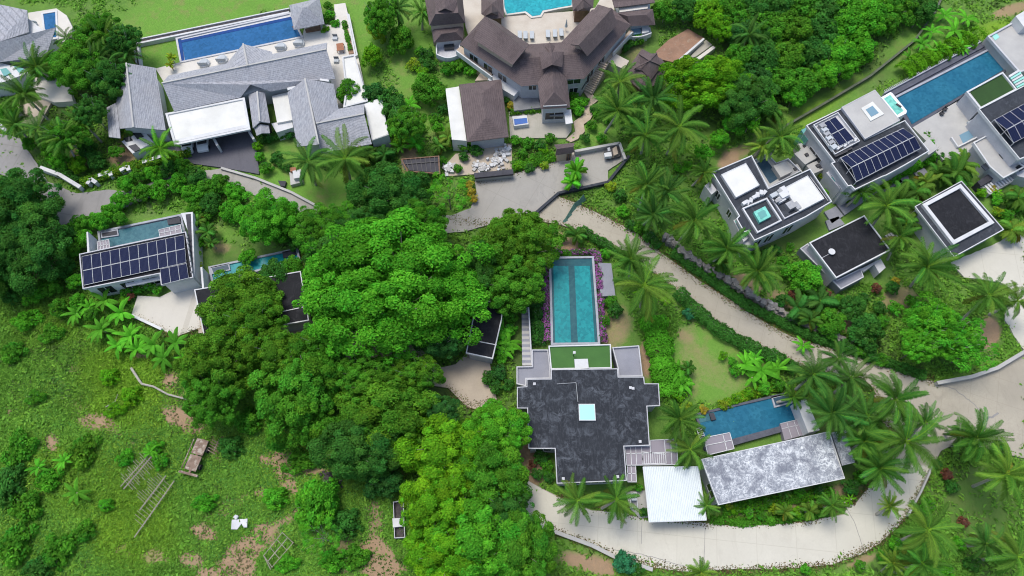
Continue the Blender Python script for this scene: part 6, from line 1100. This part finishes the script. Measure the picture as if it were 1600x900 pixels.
# ---------------------------------------------------------------- hedges and flower strips
hedge('flower_hedge', 'purple bougainvillea strip along the left side of the long turquoise pool', 'hedge', [(854,400),(853,450),(855,500),(856,535)], 1.2, 1.1, 'dark', 240, .18, col2='purple', mix=.66)
hedge('flower_hedge', 'purple bougainvillea strip along the right side of the long turquoise pool', 'hedge', [(932,398),(935,440),(937,490),(941,536)], 1.1, 1.1, 'dark', 240, .18, col2='purple', mix=.66)
hedge('flower_hedge', 'short purple bougainvillea row at the top end of the long turquoise pool', 'hedge', [(858,397),(928,396)], .6, 1.0, 'dark', 150, .2, col2='purple', mix=.5)
hedge('hedge', 'long dark clipped hedge along the lower side of the main road', 'hedge', [(908,362),(940,382),(975,404),(1000,418)], 1.3, 1.2, 'dark', 240)
hedge('hedge', 'long dark hedge between the balding garden lawn and the road', 'hedge', [(1058,458),(1090,492),(1125,520),(1165,542),(1205,560),(1240,578)], 1.8, 1.4, 'dark', 320)
hedge('hedge', 'dark hedge below the stone retaining wall on the upper road side', 'hedge', [(1050,395),(1080,418),(1120,445),(1165,478),(1220,505),(1270,528),(1320,545),(1370,562),(1440,588)], 1.3, 1.0, 'dark', 230)
hedge('hedge', 'wide vivid green creeper hedge right of the grey deck', 'hedge', [(1018,500),(1028,540),(1036,580),(1045,622)], 3.4, 1.5, 'bright', 520, .22)
hedge('hedge', 'rounded bright hedge above the long blue pool trough', 'hedge', [(1405,120),(1422,108),(1440,100),(1480,82),(1528,60)], 2.6, 1.7, 'lime', 800, .16, rag=.3)
hedge('hedge', 'yellow green hedge along the left side of the ridge shaped solar villa', 'hedge', [(1277,265),(1290,282),(1308,300),(1318,310)], 1.7, 1.2, 'yellow', 300, .2)
hedge('hedge', 'lime green hedge in front of the ridge shaped solar villa', 'hedge', [(1315,312),(1345,300),(1385,284)], 1.8, 1.1, 'lime', 300, .2)
hedge('hedge', 'leafy green border right of the solar villa front', 'hedge', [(1385,282),(1410,268),(1440,252),(1455,243)], 1.9, 1.3, 'fresh', 300, .22)
hedge('hedge', 'clipped hedge with white planter walls below the grey shingle villa', 'hedge', [(130,288),(165,277),(200,264),(262,248),(300,240)], 1.3, 1.0, 'olive', 260, .2, col2='yellow', mix=.25)
hedge('hedge', 'dark hedge behind the white diagonal wall at the asphalt bend', 'hedge', [(70,258),(100,272),(125,285)], 1.4, 1.0, 'dark', 230)
hedge('hedge', 'short hedge below the white courtyard wall of the grey shingle villa', 'hedge', [(405,222),(430,215),(458,208)], 1.4, .9, 'dark', 240)
hedge('hedge', 'thin row of green plants on the white terrace right of the royal blue pool', 'hedge', [(539,38),(543,58),(549,82)], .7, .9, 'mid', 200, .18)
hedge('hedge', 'low green border under the mottled roof villa', 'hedge', [(1128,797),(1180,790),(1240,778),(1300,768)], 1.3, .6, 'mid', 200, .2, col2='lime', mix=.2)
hedge('hedge', 'thin low green border along the inner edge of the hairpin driveway', 'hedge', [(1110,812),(1160,817),(1220,812),(1290,802)], .9, .4, 'mid', 160, .2)
hedge('hedge', 'yellow green border between the garden lawn and the blue pool', 'hedge', [(1125,636),(1150,625),(1180,613),(1210,605)], 1.2, .7, 'lime', 200, .2, col2='yellow', mix=.4)
hedge('hedge', 'dark plant border right of the long staircase', 'hedge', [(838,478),(840,510),(842,540)], 2.0, .7, 'deep', 260, .22)
hedge('hedge', 'green plant bed above the gate hut and concrete court', 'hedge', [(800,262),(830,256),(865,246)], 1.6, .9, 'mid', 240, .2, col2='lime', mix=.2)
hedge('hedge', 'row of flowering bushes between the slate terrace and blue tank', 'hedge', [(797,176),(820,174),(848,172)], 1.3, .8, 'olive', 200, .18)
# ---------------------------------------------------------------- uncountable ground plants
def scatter(name, n, area, cols, ls, hmax, seed, test, nclump=9, spread=.35):
    rg = np.random.default_rng(seed); px = rg.uniform(area[0], area[2], n * 3); py = rg.uniform(area[1], area[3], n * 3); y_ = (450 - py) / F; wz = y_ * ST - CT; t_ = -H / wz; X = (px - 800) / F * t_; Y = (y_ * CT + ST) * t_
    pr = test(px, py, X, Y); keep = rg.random(len(px)) < pr; X, Y = X[keep][:n], Y[keep][:n]; m_ = len(X); k = nclump
    tone = np.repeat(rg.uniform(.88, 1.14, m_) * (1 + .2 * wob(X, Y, .5, seed)), k); ci = np.repeat(np.clip(((wob(X, Y, .25, seed + 1) + rg.normal(size=m_) * .35) * .5 + .5) * len(cols), 0, len(cols) - 1).astype(int), k); base = np.array(cols)[ci]; pxx, pyy = PXn(X, Y); yl = np.repeat(cover(pxx, pyy, YEL, wob(X, Y, .9, 3)), k)[:, None]; base = base * (1 - .6 * yl) + np.array([.26, .46, .03]) * .6 * yl
    hh = np.repeat(rg.uniform(.15, hmax, m_), k); C = np.stack([np.repeat(X, k) + rg.normal(size=m_ * k) * spread, np.repeat(Y, k) + rg.normal(size=m_ * k) * spread, GZ(np.repeat(X, k), np.repeat(Y, k)) + hh * rg.random(m_ * k)], -1)
    N = np.stack([rg.normal(size=m_ * k) * .7, rg.normal(size=m_ * k) * .7, np.ones(m_ * k)], -1); CO = base * (tone * rg.uniform(.75, 1.25, m_ * k))[:, None]; V, Fq = leafquads(C, N, ls * rg.uniform(.5, 1.3, m_ * k), rg, 2.0)
    o = bpy.data.objects.new(name, fastmesh(name, V, Fq, np.repeat(np.clip(CO, 0, 1), 4, 0), 'leaf')); COL.objects.link(o); tag(o, kind='stuff'); return o
def bil(px, py, fld):
    X_ = fld.reshape(shp); return X_
PAVED = [[(0,205),(60,260),(120,302),(175,296),(345,262),(505,327),(560,336),(740,330),(742,283),(868,252),(975,225),(977,248),(950,284),(872,304),(945,338),(1040,400),(1180,495),(1300,545),(1425,585),(1465,598),(1600,550),(1600,716),(1500,690),(1458,727),(1417,805),(1350,864),(1200,889),(1075,894),(962,868),(857,825),(790,790),(820,747),(925,797),(1012,812),(1262,814),(1324,787),(1364,754),(1400,700),(1362,604),(1237,567),(1107,502),(1060,455),(990,408),(912,362),(829,343),(690,364),(560,345),(440,325),(350,282),(215,314),(95,352)],
 [(205,462),(310,438),(312,512),(275,526),(205,493)],[(690,574),(764,555),(776,624),(736,640),(300,530),(300,500)],[(1485,410),(1600,356),(1600,548),(1560,440),(1507,433)],[(700,225),(800,222),(800,272),(692,275)],[(1025,80),(1075,45),(1116,73),(1056,98)],
 [(205,60),(560,0),(610,215),(500,240),(300,250),(170,210)],[(262,205),(405,200),(405,275),(262,250)],[(0,0),(115,10),(115,60),(60,195),(0,140)],[(655,0),(1025,0),(1040,140),(930,150),(890,225),(795,218),(700,222),(695,135)],[(797,400),(955,400),(1060,686),(1340,600),(1340,750),(1110,815),(860,756),(805,640)],[(125,330),(305,330),(305,450),(125,455)],[(310,385),(470,385),(485,525),(310,525)],[(1100,240),(1300,240),(1300,390),(1160,390)],[(1240,140),(1415,140),(1640,0),(1640,280),(1440,350),(1300,355)],[(1250,335),(1395,335),(1395,440),(1260,450)],[(1425,283),(1570,283),(1570,405),(1425,405)]]
def paved(px, py):
    r = np.zeros(px.shape, bool)
    for q in PAVED: r |= inpoly(px, py, q)
    return r
def wildtest(dens):
    def f(px, py, X, Y):
        wbb = wob(X, Y, .9, 3); s_ = cover(px, py, SOIL, wbb); l_ = cover(px, py, LAWN, wbb * .4); return dens * (1 - np.clip(s_ * 1.9, 0, .97)) * (1 - np.clip(l_ * 1.5, 0, 1)) * (~paved(px, py)) * np.clip(.75 + .6 * wob(X, Y, .6, 12), .1, 1)
    return f
greens = [(.14,.34,.045),(.165,.385,.05),(.19,.42,.06),(.225,.46,.06),(.14,.37,.07),(.28,.49,.06)]
scatter('meadow_weeds', 30000, (-20, 430, 640, 930), greens, .17, .34, 5, wildtest(1.0), 14, .34)
scatter('undergrowth', 22000, (-20, -20, 1640, 930), greens[:4] + [(.11,.20,.05)], .30, .45, 6, wildtest(.9), 8, .3)
scatter('soil_tufts', 2500, (-20, 400, 700, 930), [(.07,.15,.03),(.12,.18,.05),(.2,.19,.09)], .2, .15, 8, lambda px, py, X, Y: cover(px, py, SOIL, wob(X, Y, .9, 3)) * (~paved(px, py)) * .6, 5, .3)
# bare branches seen through the airy tree
for (a, b, r_) in (((1440,505),(1490,560),.12),((1490,560),(1530,500),.1),((1480,540),(1455,495),.09),((1500,545),(1560,530),.09)):
    pass
rg = np.random.default_rng(17); LC, LN, LCO = [], [], []
EDGES = [[(872,306),(945,338),(995,364),(1040,400),(1100,443),(1180,495),(1237,526),(1300,545),(1387,572),(1465,598)], [(829,343),(912,362),(990,408),(1060,455),(1107,502),(1150,528),(1237,567),(1362,604),(1400,700)], [(862,827),(962,868),(1075,894),(1200,889),(1300,882),(1375,848),(1417,805),(1458,727)], [(872,776),(975,800),(1100,816),(1262,814),(1324,788),(1364,754)], [(742,283),(868,252)], [(696,340),(760,352),(826,343)], [(205,493),(275,526),(312,512)], [(700,606),(736,636),(776,624)]]
for ed in EDGES:
    for a, b in zip(ed[:-1], ed[1:]):
        n = int(math.dist(a, b) * 5); u = rg.random(n); px = a[0] + (b[0] - a[0]) * u + rg.normal(size=n) * 4.0; py = a[1] + (b[1] - a[1]) * u + rg.normal(size=n) * 4.0
        y_ = (450 - py) / F; t_ = -H / (y_ * ST - CT); LC.append(np.stack([(px - 800) / F * t_, (y_ * CT + ST) * t_, np.full(n, .085)], -1))
LC = np.concatenate(LC); n = len(LC); pal = np.array([(.16,.11,.06),(.10,.16,.04),(.25,.20,.08),(.07,.05,.03)]); LN = rg.normal(size=(n, 3)) * .25 + np.array([0, 0, 1.])
V, Fq = leafquads(LC, LN, rg.uniform(.06, .2, n), rg); o = bpy.data.objects.new('leaf_litter', fastmesh('leaf_litter', V, Fq, np.repeat(pal[rg.integers(0, 4, n)], 4, 0), 'leaf')); COL.objects.link(o); tag(o, kind='stuff')
finish_labels()
